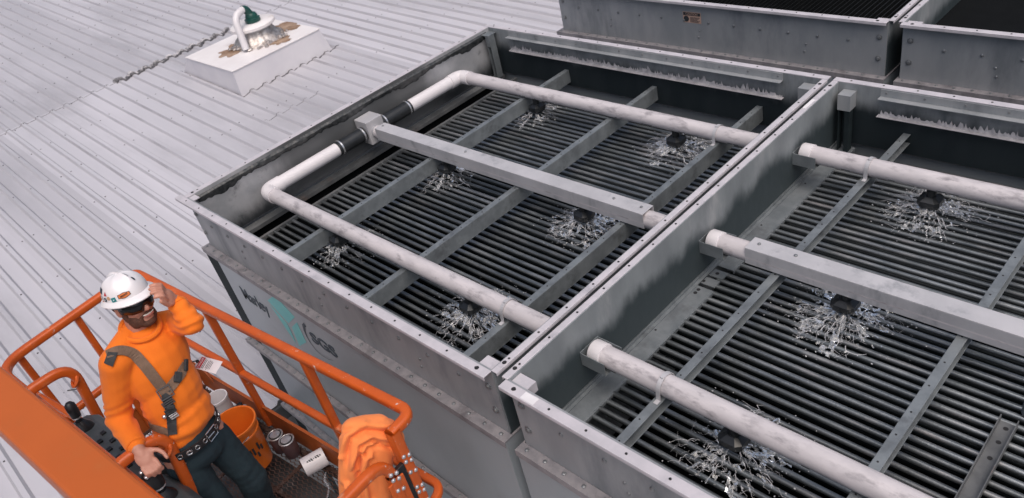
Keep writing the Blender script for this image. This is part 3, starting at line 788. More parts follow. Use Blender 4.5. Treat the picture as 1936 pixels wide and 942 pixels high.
# ------------------------------------------------------------------ water splashes
def splash(x, y, label, seed, rmax=.27, dens=1.0):
    rs = random.Random(seed); mb = MB(); zt, zb = -.385, -.446
    # lacy torn sheet
    nr, na = 44, 260; vs = []; keep = {}
    for j in range(nr):
        q = .035 + (rmax * .88 - .035) * (j / (nr - 1))
        for i in range(na):
            a = 2 * math.pi * i / na
            p = Vector((math.cos(a) * q * 16, math.sin(a) * q * 16, seed * 1.7))
            wv = mnoise.noise(p * 1.5)
            rim = 1 + .25 * mnoise.noise(Vector((math.cos(a) * 2.2, math.sin(a) * 2.2, seed)))
            qq = q * rim * (1 + .08 * mnoise.noise(p * 2))
            z = zt + (zb - zt) * (q / rmax) ** 1.7 + .016 * wv + .010 * mnoise.noise(p * 4)
            vs.append((x + qq * math.cos(a), y + qq * math.sin(a), max(z, -.449)))
            ridge = abs(mnoise.noise(Vector((p.x * .8 + 1.2 * wv, p.y * .8, seed + 9)))) + .5 * abs(mnoise.noise(p * 2.3))
            keep[(j, i)] = ridge < (.42 - .30 * (j / nr)) * dens + (.06 if mnoise.noise(Vector((math.cos(a) * 3, math.sin(a) * 3, seed + 4))) > 0 else -.07)
    fs = []
    for j in range(nr - 1):
        for i in range(na):
            k = (i + 1) % na
            if keep[(j, i)] and keep[(j + 1, i)] or (keep[(j, i)] and keep[(j, k)] and j < 16): fs.append((j * na + i, j * na + k, (j + 1) * na + k, (j + 1) * na + i))
    mb.add(vs, fs)
    root = mb.build('water_splash', MT['water'], smooth=True, label=label, category='water splash', group='water splashes under the spray nozzles')
    mb = MB()
    for s in range(int(170 * dens)):
        a = rs.uniform(0, 2 * math.pi)
        if mnoise.noise(Vector((math.cos(a) * 1.5, math.sin(a) * 1.5, seed + 20))) < -.22: continue
        big = rs.random() < .22
        q0 = rs.uniform(.045, .20) * rmax / .27; q1 = min(q0 + rs.uniform(.03, .16 if big else .08), rmax * 1.12); n = 9; pts = []
        for k in range(n):
            t = k / (n - 1); q = q0 + (q1 - q0) * t; aa = a + .22 * t * mnoise.noise(Vector((s, t * 3, seed)))
            pts.append((x + q * math.cos(aa) + .003 * rs.uniform(-1, 1), y + q * math.sin(aa) + .003 * rs.uniform(-1, 1), zt + (zb - zt) * (q / rmax) ** 1.6 + .007 * rs.uniform(-1, 1) + .008))
        w0 = rs.uniform(.0016, .0034) if big else rs.uniform(.0007, .0018)
        mb.tube(pts, w0, 5, scales=[(.3 + 1.4 * abs(mnoise.noise(Vector((s * 3, k * .6, seed))))) * (1 - .6 * k / n) for k in range(n)])
        if rs.random() < .35:       # a side thread that ties strands into a web
            k0 = rs.randrange(3, 7); c = Vector(pts[k0]); da = rs.choice((-1, 1)) * rs.uniform(.12, .35); qq = q0 + (q1 - q0) * k0 / (n - 1); th = []
            for k in range(6):
                t = k / 5; th.append((x + qq * (1 + .12 * t) * math.cos(a + da * t), y + qq * (1 + .12 * t) * math.sin(a + da * t), c.z + .006 * math.sin(t * 5 + s)))
            mb.tube(th, w0 * .6, 4, scales=[1, .7, .5, .8, .6, .3])
    mb.build('water_strand', MT['foam'], root, smooth=True, kind='stuff')
    mb = MB()
    for s in range(int(190 * dens)):
        a = rs.uniform(0, 2 * math.pi); q = rmax * (rs.random() ** .6) * 1.25; r0 = rs.choice((.0008, .0011, .0015, .0022, .0032))
        mb.sphere((x + q * math.cos(a), y + q * math.sin(a), zb + rs.uniform(.004, .06)), (r0 * rs.uniform(.8, 1.8), r0, r0 * rs.uniform(.8, 1.4)), 6, 4)
    mb.build('water_drop', MT['foam'], root, smooth=True, kind='stuff')
    return root


nz1 = [-1.462 + q for q in NOZ]; nz2 = [4.924 - q for q in NOZ]
splash(nz1[1], PIPE_Y[0], 'white water splash under the black nozzle nearest the riveted front wall of the emblem tower', 3)
splash(nz1[0], PIPE_Y[0], 'water splash half hidden behind the nearest white pipe above the teal emblem', 11, .24, .6)
splash(nz1[1], PIPE_Y[1], 'water splash beneath the right end of the long grey cover in the emblem tower', 17)
splash(nz1[0], PIPE_Y[1], 'water splash peeking out below the left part of the grey cover in the emblem tower', 23, .22, .5)
splash(nz1[1], PIPE_Y[2], 'water splash under the black nozzle of the farthest pipe in the emblem tower', 31)
splash(nz1[0], PIPE_Y[2], 'small water splash below the far pipe near the white elbow at the back', 37, .20, .45)
splash(nz2[1], PIPE_Y[0], 'large water splash under the nearest pipe at the bottom edge of the right tower', 41, .28, .85)
splash(nz2[1], PIPE_Y[1], 'wide stringy water splash beneath the grey cover of the right tower', 47, .32)
splash(nz2[1], PIPE_Y[2], 'water splash under the farthest pipe of the right tower', 53, .27)

# ------------------------------------------------------------------ lift basket (its own frame: a along the far rail, b towards the near rail)
BK = Vector((-.958, -.610, 0)); BU = Vector((.99422, .1074, 0)); BV = Vector((.1074, -.99422, 0))


def P(a, b, z): return BK + BU * a + BV * b + Vector((0, 0, z))


ZR, ZM, ZF = -.06, -.58, -1.06
BL, BW = 2.48, .90
bkt = thing('lift_basket', 'orange boom lift basket with tube rails carrying the worker beside the tower', 'lift basket', tuple(P(BL / 2, BW / 2, ZF)))
TUBE = rrect(.050, .050, .016)
THIN = rrect(.042, .042, .013)


def rail(pts, name, prof=TUBE, parent=bkt, m='orange', closed=False, up=(0, 0, 1), **k):
    mb = MB(); mb.sweep(pts, prof, closed=closed, up=up); return mb.build(name, MT[m], parent, smooth=True, **k)


rail(rounded([P(2.20, BW, ZR), P(.05, BW, ZR), P(0, 0, ZR), P(BL, 0, ZR), P(BL, .135, ZR)], [.17, .06, .12]), 'top_rail')
rail(rounded([P(2.20, BW, ZM), P(.05, BW, ZM), P(0, 0, ZM), P(BL, 0, ZM), P(BL + .03, .12, ZM)], [.17, .06, .12]), 'mid_rail', THIN)
for a in (.80, 1.70): rail([P(a, -.001, ZR - .02), P(a, -.001, ZF + .02)], 'post', rrect(.045, .038, .010), up=BU)
for a, b in ((.02, .78), (.36, BW), (1.1, BW), (2.0, BW), (.012, .42)): rail([P(a, b, ZR - .02), P(a, b, ZF + .02)], 'post', rrect(.040, .036, .010), up=BU)
# corner post with open top and bolt pairs, gate hoop next to it
mb = MB(); sec = rrect(.050, .060, .010)
mb.sweep([P(BL + .005, .125, ZR + .015), P(BL + .005, .125, ZF)], sec, up=BU, caps=False); mb.sweep([P(BL + .005, .125, ZR + .015), P(BL + .005, .125, ZF)], [(x * .82, y * .82) for x, y in sec][::-1], up=BU, caps=False)
cp = mb.build('corner_shade_or_post', MT['orange'], bkt, smooth=True)
mb = MB(); mb.obox(P(BL + .005, .125, ZR - .02), BU * .022, BV * .018, Vector((0, 0, .004))); mb.build('post_plug', MT['void'], cp)
rail(rounded([P(BL + .03, .80, ZR - .05), P(BL + .03, .225, ZR - .05), P(BL + .03, .235, ZF + .05)], .11), 'gate_hoop')
mb = MB(); mb.obox(P(BL + .045, .225, -.50), BU * .006, BV * .045, Vector((0, 0, .26))); gp = mb.build('gate_plate', MT['orange'], bkt, bevel=.004)
for par, b0, a0 in ((cp, .125, BL + .031), (gp, .225, BL + .051)):
    mb = MB()
    for k in range(6):
        for q in (-.014, .014):
            mb.lathe(P(a0, b0 + q, -.20 - k * .105 + (q > 0) * .015), [(.011, 0), (.011, .006), (.006, .011)], 8, ax=BU)
            if k % 2 == 0: mb.lathe(P(a0, b0 + q, -.235 - k * .105 + (q > 0) * .015), [(.011, 0), (.011, .006), (.006, .011)], 8, ax=BU)
    mb.build('post_bolt', MT['clamp'], par, kind='stuff', smooth=True)
mb = MB(); mb.obox(P(BL + .02, .175, -.36), BU * .012, BV * .026, Vector((0, 0, .14))); mb.build('hinge_pad', MT['black'], bkt, bevel=.004)
# toe boards
for name, a, b in (('toe_board', P(0, -.006, 0), P(BL, -.006, 0)), ('toe_board', P(-.006, 0, 0), P(-.006, BW, 0)), ('toe_board', P(0, BW + .006, 0), P(BL, BW + .006, 0)), ('toe_board', P(BL + .006, 0, 0), P(BL + .006, BW, 0))):
    t = (b - a).normalized(); s = Vector((0, 0, 1)).cross(t); mb = MB()
    mb.obox((a + b) / 2 + Vector((0, 0, ZF + .085)), t * ((b - a).length / 2), s * .004, Vector((0, 0, .095))); mb.obox((a + b) / 2 + Vector((0, 0, ZF + .182)), t * ((b - a).length / 2), s * .009, Vector((0, 0, .004)))
    mb.build(name, MT['orange_dim'], bkt)
mb = MB(); vs = [P(.004, .0, ZF + .187)] ; n = 14
pl = [P(.0, .02, ZF + .18), P(.30, .02, ZF + .18)] + [P(.30 * math.cos(R(9 * k)), .02, ZF + .18 + .14 * math.sin(R(9 * k))) for k in range(1, 11)]
mb.add(pl + [p + BV * .006 for p in pl], [tuple(range(12)), tuple(range(12, 24))[::-1]] + [(i, 12 + i, 12 + (i + 1) % 12, (i + 1) % 12) for i in range(12)])
mb.build('corner_plate', MT['orange_dim'], bkt)
# floor: frame bars and expanded metal mesh
mb = MB()
for b in (.03, .30, .60, .87): mb.obox(P(BL / 2, b, ZF - .035), BU * (BL / 2), BV * .014, Vector((0, 0, .028)))
mb.build('floor_frame', MT['grate'], bkt)
for a in (.02, .42, .83, 1.24, 1.65, 2.06, 2.46):
    mb = MB(); mb.obox(P(a, .45, ZF - .006), BU * .012, BV * .45, Vector((0, 0, .004))); mb.build('floor_crossbar', MT['grate'], bkt)
mb = MB(); da, db = .044, .021
for j in range(43):
    vs = []; fs = []; n = 114
    for i in range(n):
        a = .02 + i * da / 2; b = .012 + j * db + (db * .46 if (i + j) % 2 else 0)
        for q, zz in ((-.0035, 0), (.0035, .002)): vs.append(P(a, b + q, ZF + zz + .001))
    mb.add(vs, [(2 * i, 2 * i + 2, 2 * i + 3, 2 * i + 1) for i in range(n - 1)])
mb.build('floor_mesh', MT['grate'], bkt, kind='stuff')
mb = MB(); mb.obox(P(1.50, .50, ZF - .16), BU * .98, BV * .40, Vector((0, 0, .05))); mb.obox(P(.30, .66, ZF - .16), BU * .21, BV * .24, Vector((0, 0, .05)))  # added plates that darken the view down through the mesh floor
mb.build('added_dark_plate', MT['eave'], bkt)
# console hoops, console, joysticks
for a in (.62, 1.57):
    h = rail(rounded([P(a, BW + .02, -.05), P(a - .01, BW + .01, .035), P(a, .685, .03), P(a, .735, -.42), P(a, .76, -.62)], [.03, .13, .05]), 'console_hoop', rrect(.052, .046, .016), up=BU)
    mb = MB(); mb.tube([P(a + .012, .715, -.06) + BU * (.024 * math.cos(R(t))) + BV * (.02 * math.sin(R(t))) + Vector((0, 0, -.022 * math.sin(R(t)))) for t in range(0, 360, 30)], .009, 6, closed=True); mb.build('hoop_latch', MT['orange'], h, smooth=True)
rail(rounded([P(.10, .84, -.30), P(.45, .80, -.33), P(.62, .76, -.45)], .1), 'hoop_brace', rrect(.036, .036, .012))
rail([P(1.28, .90, -.16), P(1.40, .70, -.14)], 'console_bar', rrect(.03, .03, .008))
con = MB()
prof = [(.97, -.50), (.74, -.46), (.73, -.24), (.78, -.195), (.97, -.17)]
vs = [P(a, b, z) for a in (.74, 1.44) for b, z in prof]
con.add(vs, [tuple(range(5)), tuple(range(5, 10))[::-1]] + [(i, 5 + i, 5 + (i + 1) % 5, (i + 1) % 5) for i in range(5)])
console = con.build('console', MT['console'], bkt, bevel=.012)
con = MB()
vs = [P(a, b, z) for a in (1.46, 1.75) for b, z in [(.97, -.55), (.735, -.50), (.73, -.30), (.77, -.235), (.97, -.20)]]
con.add(vs, [tuple(range(5)), tuple(range(5, 10))[::-1]] + [(i, 5 + i, 5 + (i + 1) % 5, (i + 1) % 5) for i in range(5)])
console2 = con.build('console', MT['console'], bkt, bevel=.014)


def joystick(a, b, z, par, tip, fat):
    mb = MB(); base = P(a, b, z); top = base + tip
    mb.lathe(base - Vector((0, 0, .01)), [(.050, 0), (.046, .02), (.030, .045), (.020, .06)], 16)
    j = mb.build('joystick', MT['black'], par, smooth=True)
    mb = MB(); ax = tip.normalized(); L_ = tip.length
    mb.lathe(base + Vector((0, 0, .03)), [(.014, 0), (.014, L_ * .3), (fat, L_ * .36), (fat * 1.12, L_ * .65), (fat * 1.05, L_ * .9), (fat * .6, L_), (.003, L_ * 1.02)], 16, ax=ax)
    mb.build('joystick_grip', MT['black'], j, smooth=True)
    mb = MB(); mb.lathe(base + ax * (L_ * .28) + Vector((0, 0, .03)), [(fat * .9, 0), (fat * .9, .008)], 16, ax=ax); mb.build('joystick_collar', MT['clamp'], j, smooth=True)
    return j


joystick(.84, .835, -.185, console, Vector((-.012, .01, .135)), .024)
j2 = joystick(1.63, .835, -.225, console2, Vector((-.01, 0, .15)), .034)
mb = MB()
for q, r0 in (((0, -.025, .165), .016), ((.03, .0, .175), .012), ((.028, .022, .17), .010), ((-.02, .02, .17), .010)): mb.lathe(P(1.62, .835, -.225) + BU * q[0] + BV * q[1] + Vector((0, 0, q[2])), [(r0, 0), (r0, .010), (r0 * .6, .014)], 10)
mb.build('joystick_button', MT['clamp'], j2, kind='stuff', smooth=True)
for k in range(9):
    mb = MB(); mb.obox(P(.98 + .05 * k, .80 + .04 * (k % 2), -.187 + .006 * (k % 2)), BU * .012, BV * .012, Vector((0, 0, .006))); o = mb.build('switch', MT['black'], console, bevel=.002)
for k in range(4):
    mb = MB(); mb.lathe(P(1.0 + .11 * k, .90, -.19), [(.012, 0), (.010, .012), (.004, .030)], 10); mb.build('toggle', MT['bolt' if k % 2 else 'black'], console, smooth=True)
mb = MB(); mb.obox(P(.90, .925, -.176), BU * .05, BV * .02, Vector((0, 0, .003))); mb.build('console_label', MT['stk_navy'], console)

# big out of focus boom beam nearer to the photographer
mb = MB(); z = .90
for a0, a1, b0, b1 in ((-1.4, 3.5, 1.038, 1.165),):
    mb.obox(P((a0 + a1) / 2, (b0 + b1) / 2 + .006, z - .075), BU * ((a1 - a0) / 2), BV * ((b1 - b0) / 2 + .006), Vector((0, 0, .075)))
mb.build('boom_beam', MT['boom'], bevel=.012, label='wide plain orange boom beam crossing the lower left corner, out of focus', category='boom beam')


# ------------------------------------------------------------------ fused soft bodies
def fuse(name, prims, m, parent=None, voxel=.008, smooth=4, disp=None, factor=.5, **tags):
    mb = MB()
    for p in prims:
        if p[0] == 'c': mb.capsule(p[1], p[2], p[3], p[4], 14)
        elif p[0] == 's': mb.sphere(p[1], p[2], 16, 12, p[3] if len(p) > 3 else None)
    me = mb.mesh(name + '_raw', [])
    o = bpy.data.objects.new('tmp_fuse', me); col.objects.link(o)
    md = o.modifiers.new('r', 'REMESH'); md.mode = 'VOXEL'; md.voxel_size = voxel
    sm = o.modifiers.new('s', 'SMOOTH'); sm.factor = factor; sm.iterations = smooth
    dg = bpy.context.evaluated_depsgraph_get(); dg.update()
    out = bpy.data.meshes.new_from_object(o.evaluated_get(dg)); bpy.data.objects.remove(o)
    out.name = name; out.materials.clear(); out.materials.append(MT[m])
    if disp:
        ns = [v.normal.copy() for v in out.vertices]
        for v, n_ in zip(out.vertices, ns): v.co = v.co + n_ * disp(v.co)
    out.polygons.foreach_set('use_smooth', [True] * len(out.polygons)); out.update()
    ob = bpy.data.objects.new(name, out); col.objects.link(ob); hang(ob, parent)
    for k, x in tags.items(): ob[k] = x
    return ob


def bvh(o):
    me = o.data
    return BVHTree.FromPolygons([v.co.copy() for v in me.vertices], [tuple(p.vertices) for p in me.polygons])


def ab(a, b): return (BU * a + BV * b)


# ------------------------------------------------------------------ the worker
FWD = ab(.99, -.145).normalized(); RGT = ab(.145, .99).normalized(); UP = Vector((0, 0, 1))
PEL = P(1.49, .585, -.15); NECK = P(1.372, .484, .405)
SR, SL = P(1.412, .652, .362), P(1.362, .340, .325)
ER, WR, = P(1.375, .765, .095), P(1.585, .808, .062)
EL, WL = P(1.600, .318, .398) - r_ * .030, P(1.470, .330, .487) + r_ * .014
T_UP = (NECK - PEL).normalized(); T_F = (FWD - T_UP * FWD.dot(T_UP)).normalized(); T_R = RGT
PITCHH = 6
HF = ab(.98, -.20).normalized(); HR = ab(.20, .98).normalized()
HU = (UP * math.cos(R(PITCHH)) - HF * math.sin(R(PITCHH))); HF = (HF * math.cos(R(PITCHH)) + UP * math.sin(R(PITCHH))) 
HU = (HU + HR * -.13).normalized(); HR = HF.cross(HU) * 1.0; HR = HR if HR.dot(ab(.20, .98)) > 0 else -HR
HC = P(1.372, .452, .545)


HS = .90


def H(f, r, u): return HC + (HF * f + HR * r + HU * u) * HS


def hsc(prims):
    return [(p[0], p[1], tuple(q * HS for q in p[2])) + tuple(p[3:]) if p[0] == 's' else (p[0], p[1], p[2], p[3] * HS, p[4] * HS) for p in prims]


HA = (HF, HR, HU)
worker = thing('person', 'bearded man in an orange sweatshirt, white hard hat and dark sunglasses touching his hat brim', 'person', tuple(P(1.46, .58, ZF)))
HIPR, HIPL = PEL + RGT * .085 - UP * .06, PEL - RGT * .085 - UP * .06
KR, KL = P(1.555, .665, -.58), P(1.52, .455, -.60)
AR, AL = P(1.50, .66, -.98), P(1.42, .46, -.98)


def finger(root, d1, d2, d3, l, r):
    a = root + d1.normalized() * l[0]; b = a + d2.normalized() * l[1]; c = b + d3.normalized() * l[2]
    return [('c', root, a, r, r * .95), ('c', a, b, r * .95, r * .88), ('c', b, c, r * .88, r * .78)]


body = hsc([('s', H(-.012, 0, .025), (.097, .076, .088), HA), ('s', H(.018, 0, -.035), (.075, .064, .085), HA), ('s', H(.036, 0, -.085), (.056, .050, .036), HA),
        ('c', H(.088, 0, .008), H(.106, 0, -.026), .010, .014), ('s', H(.098, .012, -.031), (.010, .009, .008), HA), ('s', H(.098, -.012, -.031), (.010, .009, .008), HA),
        ('s', H(.062, .036, -.032), (.028, .026, .024), HA), ('s', H(.062, -.036, -.032), (.028, .026, .024), HA), ('s', H(.074, 0, .026), (.020, .055, .014), HA),
        ('s', H(-.012, .078, -.012), (.022, .011, .033), HA), ('s', H(-.012, -.078, -.012), (.022, .011, .033), HA),
        ('c', H(-.015, 0, -.06), NECK - UP * .03, .062, .066)]) + [
        ('c', NECK - UP * .02, NECK - UP * .16, .062, .07), ('c', NECK - UP * .16, PEL, .075, .10), ('c', SR, ER, .048, .042), ('c', ER, WR, .044, .030), ('c', SL, EL, .048, .042), ('c', EL, WL, .044, .030), ('c', SR - UP * .03, SL - UP * .03, .045, .045),
        ('c', HIPR, KR, .08, .055), ('c', KR, AR, .052, .04), ('c', HIPL, KL, .08, .055), ('c', KL, AL, .052, .04)]
# right hand reaching down to the joystick
hd = (ab(.75, .12) - UP * .62).normalized(); hs = ab(-.35, .93).normalized(); hs = (hs - hd * hs.dot(hd)).normalized(); hn = hd.cross(hs)
if hn.z < 0: hn = -hn
w0 = WR; pc = WR + hd * .055
body += [('s', pc, (.048, .040, .019), (hd, hs, hn)), ('c', WR, WR + hd * .04, .028, .024)]
for k, (o_, l_) in enumerate(((-.030, .036), (-.010, .041), (.011, .039), (.030, .031))):
    body += finger(pc + hd * .036 + hs * o_, hd + hn * .05, hd * .45 - hn * .9, -hd * .5 - hn * .85, (l_, l_ * .72, l_ * .55), .0098)
body += finger(pc - hs * .034 - hd * .015, -hs * .85 + hd * .75, hd * .9 - hs * .35 + hn * .1, hd + hn * .15, (.036, .032, .024), .0108)
# left hand at the hat brim
tip = P(1.488, .385, .600) + r_ * .026 + d_ * .004; ld = (tip - WL).normalized(); ls = (UP * .95 + ab(-.2, .1)).normalized(); ls = (ls - ld * ls.dot(ld)).normalized(); ln = ld.cross(ls)
if ln.dot(FWD) < 0: ln = -ln
lp = WL + ld * .048 + ln * .006
body += [('s', lp, (.045, .040, .018), (ld, ls, ln)), ('c', WL, WL + ld * .035, .028, .024)]
for k, (o_, l_) in enumerate(((.030, .036), (.010, .040), (-.011, .038), (-.030, .030))):
    body += finger(lp + ld * .034 + ls * o_, ld + ln * .25, ld * .8 - ln * .65, ld * .25 - ln * .9, (l_, l_ * .70, l_ * .5), .0096)
body += finger(lp - ls * .030 - ld * .012, -ls * .5 + ld * .7 + ln * -.2, ld * .95 - ls * .1, ld, (.032, .030, .022), .0105)
fuse('body', body, 'skin', worker, voxel=.0045, smooth=3)
# beard, mouth
fuse('beard', hsc([('s', H(.058, 0, -.106), (.042, .044, .026), HA), ('s', H(.026, .048, -.084), (.046, .020, .040), HA), ('s', H(.026, -.048, -.084), (.046, .020, .040), HA),
               ('s', H(.004, .066, -.030), (.022, .012, .052), HA), ('s', H(.004, -.066, -.030), (.022, .012, .052), HA),
               ('c', H(.082, .034, -.062), H(.101, .006, -.046), .006, .007), ('c', H(.082, -.034, -.062), H(.101, -.006, -.046), .006, .007),
               ('c', H(.078, .036, -.066), H(.070, .034, -.10), .008, .012), ('c', H(.078, -.036, -.066), H(.070, -.034, -.10), .008, .012)]), 'beard', worker, voxel=.004, smooth=3,
     disp=lambda p: .0018 * mnoise.noise(p * 160))
mb = MB(); mb.tube([H(.086 + .012 * math.cos(R(t * 5.5)), .030 * math.sin(R(t * 11.25)), -.057 - .005 * math.cos(R(t * 11.25)) + .004) for t in range(-8, 9, 2)], .0034, 8, scales=[.4, .8, 1, 1.05, 1.1, 1.05, 1, .8, .4]); mb.build('teeth', MT['teeth'], worker, smooth=True)
mb = MB(); mb.tube([H(.085 + .012 * math.cos(R(t * 5.5)), .028 * math.sin(R(t * 11.25)), -.064 - .006 * math.cos(R(t * 11.25)) + .003) for t in range(-8, 9, 2)], .0052, 8, scales=[.4, .8, 1, 1.1, 1.1, 1.1, 1, .8, .4]); mb.build('lower_lip', MT['lips'], worker, smooth=True)
# hair fringe under the helmet
fuse('hair', hsc([('s', H(-.035, 0, .035), (.085, .082, .070), HA), ('s', H(-.03, .070, .01), (.035, .016, .035), HA), ('s', H(-.03, -.070, .01), (.035, .016, .035), HA)]), 'beard', worker, voxel=.006, smooth=3)
# wraparound glasses
mb = MB(); vs = []; n = 25
for i in range(n):
    a = R(-82 + 164 * i / (n - 1)); dip = .006 * math.cos(2 * a)
    lo = -.022 - .008 * (abs(math.sin(a)) > .12) + (.016 if abs(math.sin(a)) < .12 else 0) + (.012 * max(0, abs(math.sin(a)) - .75) * 4)
    for q, zz in ((0, lo), (.004, (lo + .028) / 2), (0, .040)):
        vs.append(H((.106 + q) * math.cos(a) + .004, (.086 + q) * math.sin(a), zz))
mb.add(vs, [(i * 3 + j, (i + 1) * 3 + j, (i + 1) * 3 + j + 1, i * 3 + j + 1) for i in range(n - 1) for j in range(2)])
gl = mb.build('sunglasses', MT['lens'], worker, smooth=True); so = gl.modifiers.new('solid', 'SOLIDIFY'); so.thickness = .004; so.offset = 0
for s in (-1, 1):
    mb = MB(); mb.obox(H(.0, s * .088, .018), HF * .05, HR * .002, HU * .006); mb.build('glasses_temple', MT['lens'], gl)
# helmet
mb = MB(); n = 40; mrow = 12; vs = []
AF, AB_, AS, AU = .117, .120, .104, .108


def helm(az, el, off=0.0):
    ff = (AF if math.cos(az) > 0 else AB_); lift = .006 * max(0, math.cos(6 * az)) * math.cos(el) ** .5 * max(0, math.sin(el * 1.6)) if el > .3 else 0
    ridge = .007 * math.exp(-(math.sin(az) / .16) ** 2) * math.sin(el) ** .7 if el > 0 else 0
    e = math.cos(el) ** .85
    return H((ff + off) * e * math.cos(az) - .006, (AS + off) * e * math.sin(az), .055 + (AU + off) * math.sin(el) + ridge + lift)


for j in range(mrow):
    el = R(88) * j / (mrow - 1)
    for i in range(n): vs.append(helm(2 * math.pi * i / n, el))
vs.append(H(-.006, 0, .055 + AU + .006))
fs = [(j * n + i, j * n + (i + 1) % n, (j + 1) * n + (i + 1) % n, (j + 1) * n + i) for j in range(mrow - 1) for i in range(n)] + [((mrow - 1) * n + i, (mrow - 1) * n + (i + 1) % n, mrow * n) for i in range(n)]
mb.add(vs, fs)
helmet = mb.build('hard_hat', MT['helmet'], worker, smooth=True)
mb = MB(); vs = []
for i in range(n):
    a = 2 * math.pi * i / n; vis = .018 * max(0, math.cos(a)) ** 1.5
    for ex_, zz in ((.0, .060), (.014 + vis * .9, .049 - vis * .12), (.020 + vis, .042 - vis * .22), (.018 + vis, .037 - vis * .22), (-.004, .046)):
        vs.append(H((AF + ex_) * math.cos(a) - .006, (AS + ex_) * math.sin(a), zz))
mb.add(vs, [(i * 5 + j, ((i + 1) % n) * 5 + j, ((i + 1) % n) * 5 + j + 1, i * 5 + j + 1)[::-1] for i in range(n) for j in range(4)])
mb.build('hat_brim', MT['helmet'], helmet, smooth=True)


def hat_patch(az, el, w_, h_, name, m, shape='rect', rot=0, off=.0016, parent=helmet):
    """thin sticker following the shell, centred at azimuth az (towards his right) and elevation el"""
    if shape == 'rect': out = [(-1, -1), (1, -1), (1, 1), (-1, 1)]
    elif shape == 'circle': out = [(math.cos(R(t)), math.sin(R(t))) for t in range(0, 360, 24)]
    elif shape == 'tri': out = [(-1, -1), (1, -1), (0, 1)]
    elif shape == 'hex': out = [(-1, -.55), (0, -1), (1, -.55), (1, .55), (0, 1), (-1, .55)]
    cr, sr = math.cos(R(rot)), math.sin(R(rot))
    def pos(x, y):
        X, Y = x * w_ / 2, y * h_ / 2; X, Y = X * cr - Y * sr, X * sr + Y * cr
        return helm(R(az) - X / .110, R(el) + Y / .108, off)
    dense = []
    for i in range(len(out)):
        a, b = out[i], out[(i + 1) % len(out)]
        for k in range(4): dense.append((a[0] + (b[0] - a[0]) * k / 4, a[1] + (b[1] - a[1]) * k / 4))
    mb = MB(); rings = [1, .66, .33]; vs = [pos(x * q, y * q) for q in rings for x, y in dense] + [pos(0, 0)]; n_ = len(dense)
    fs = [(j * n_ + i, j * n_ + (i + 1) % n_, (j + 1) * n_ + (i + 1) % n_, (j + 1) * n_ + i) for j in range(2) for i in range(n_)] + [(2 * n_ + i, 2 * n_ + (i + 1) % n_, 3 * n_) for i in range(n_)]
    mb.add(vs, fs); return mb.build(name, MT[m], parent, smooth=True)


hat_patch(37, 15, .062, .030, 'hat_sticker', 'black', 'hex', 4); st1 = hat_patch(37, 15, .055, .024, 'hat_sticker', 'stk_orange', 'hex', 4, .0026)
for k, dx in enumerate((-.019, -.013, -.007, -.001, .005, .011, .017)): hat_patch(37 - math.degrees(dx / .125), 15 + (.6 * k - 1.5), .0035, .009, 'sticker_print', 'black', 'rect', 4, .0036, helmet)
hat_patch(66, 10, .024, .022, 'hat_sticker', 'stk_teal', 'rect', 8); hat_patch(66, 10, .012, .006, 'sticker_print', 'white', 'tri', 30, .0026)
hat_patch(80, 15, .020, .020, 'hat_sticker', 'stk_tan', 'circle'); hat_patch(90, 27, .022, .022, 'hat_sticker', 'red', 'tri'); hat_patch(93, 11, .022, .022, 'hat_sticker', 'stk_navy', 'circle')
hat_patch(93, 11, .013, .003, 'sticker_print', 'white', 'rect', 0, .0026)
hat_patch(114, 31, .034, .028, 'hat_sticker', 'stk_navy'); hat_patch(114, 13, .034, .022, 'hat_sticker', 'tag', off=.002); hat_patch(113, 2.0, .034, .011, 'hat_sticker', 'stk_orange')
for k in range(3): hat_patch(114, 9 + 4 * k, .024, .0016, 'sticker_print', 'print', off=.003)
hat_patch(-12, 42, .016, .026, 'hat_sticker', 'stk_navy', 'circle'); hat_patch(-6, 62, .006, .034, 'hat_sticker', 'stk_navy', 'rect')


# sweatshirt
def tors(f, r, t): return PEL.lerp(NECK, t) + T_F * f + T_R * r


TA = (T_F, T_R, T_UP)


def folds(p):
    t = (p - PEL).dot(T_UP)
    q = .0045 * mnoise.noise(p * 7) + .003 * mnoise.noise(Vector((p.x * 9, p.y * 9, p.z * 26)))
    dR = (p - ER).length; dL = (p - EL).length
    for d, c in ((dR, ER), (dL, EL)):
        if d < .16: q += .006 * (1 - d / .16) * math.sin((p - c).dot(T_UP) * 150 + 3 * mnoise.noise(p * 12))
    if t < .22: q += .007 * (1 - t / .22) * math.sin(t * 95 + 2.5 * mnoise.noise(p * 6))
    return q


CUFR = ER.lerp(WR, .93); CUFL = EL.lerp(WL, .90)
shirt = fuse('sweatshirt', [('s', tors(.01, 0, .70), (.115, .165, .19), TA), ('s', tors(.015, 0, .42), (.124, .150, .19), TA), ('s', tors(.015, 0, .20), (.128, .152, .13), TA), ('s', tors(.01, 0, .12), (.120, .152, .075), TA),
                            ('c', tors(-.01, .05, .90), SR, .070, .070), ('c', tors(-.01, -.05, .90), SL, .070, .070), ('s', tors(-.005, 0, .91), (.085, .09, .07), TA), ('c', tors(-.035, .02, .99), SR + UP * .01, .060, .062), ('c', tors(-.035, -.02, .98), SL + UP * .01, .058, .060), ('s', tors(-.03, 0, .985), (.072, .078, .050), TA), ('s', NECK - UP * .022 + FWD * .022, (.072, .080, .052), (FWD, RGT, UP)), 
                            ('c', SR, ER, .072, .058), ('c', ER, ER.lerp(WR, .8), .058, .047), ('c', ER.lerp(WR, .8), CUFR, .047, .038),
                            ('c', SL, EL, .068, .054), ('c', EL, EL.lerp(WL, .75), .053, .043), ('c', EL.lerp(WL, .75), CUFL, .043, .037)], 'shirt', worker, voxel=.007, smooth=4, disp=folds)
mb = MB(); nr = 24
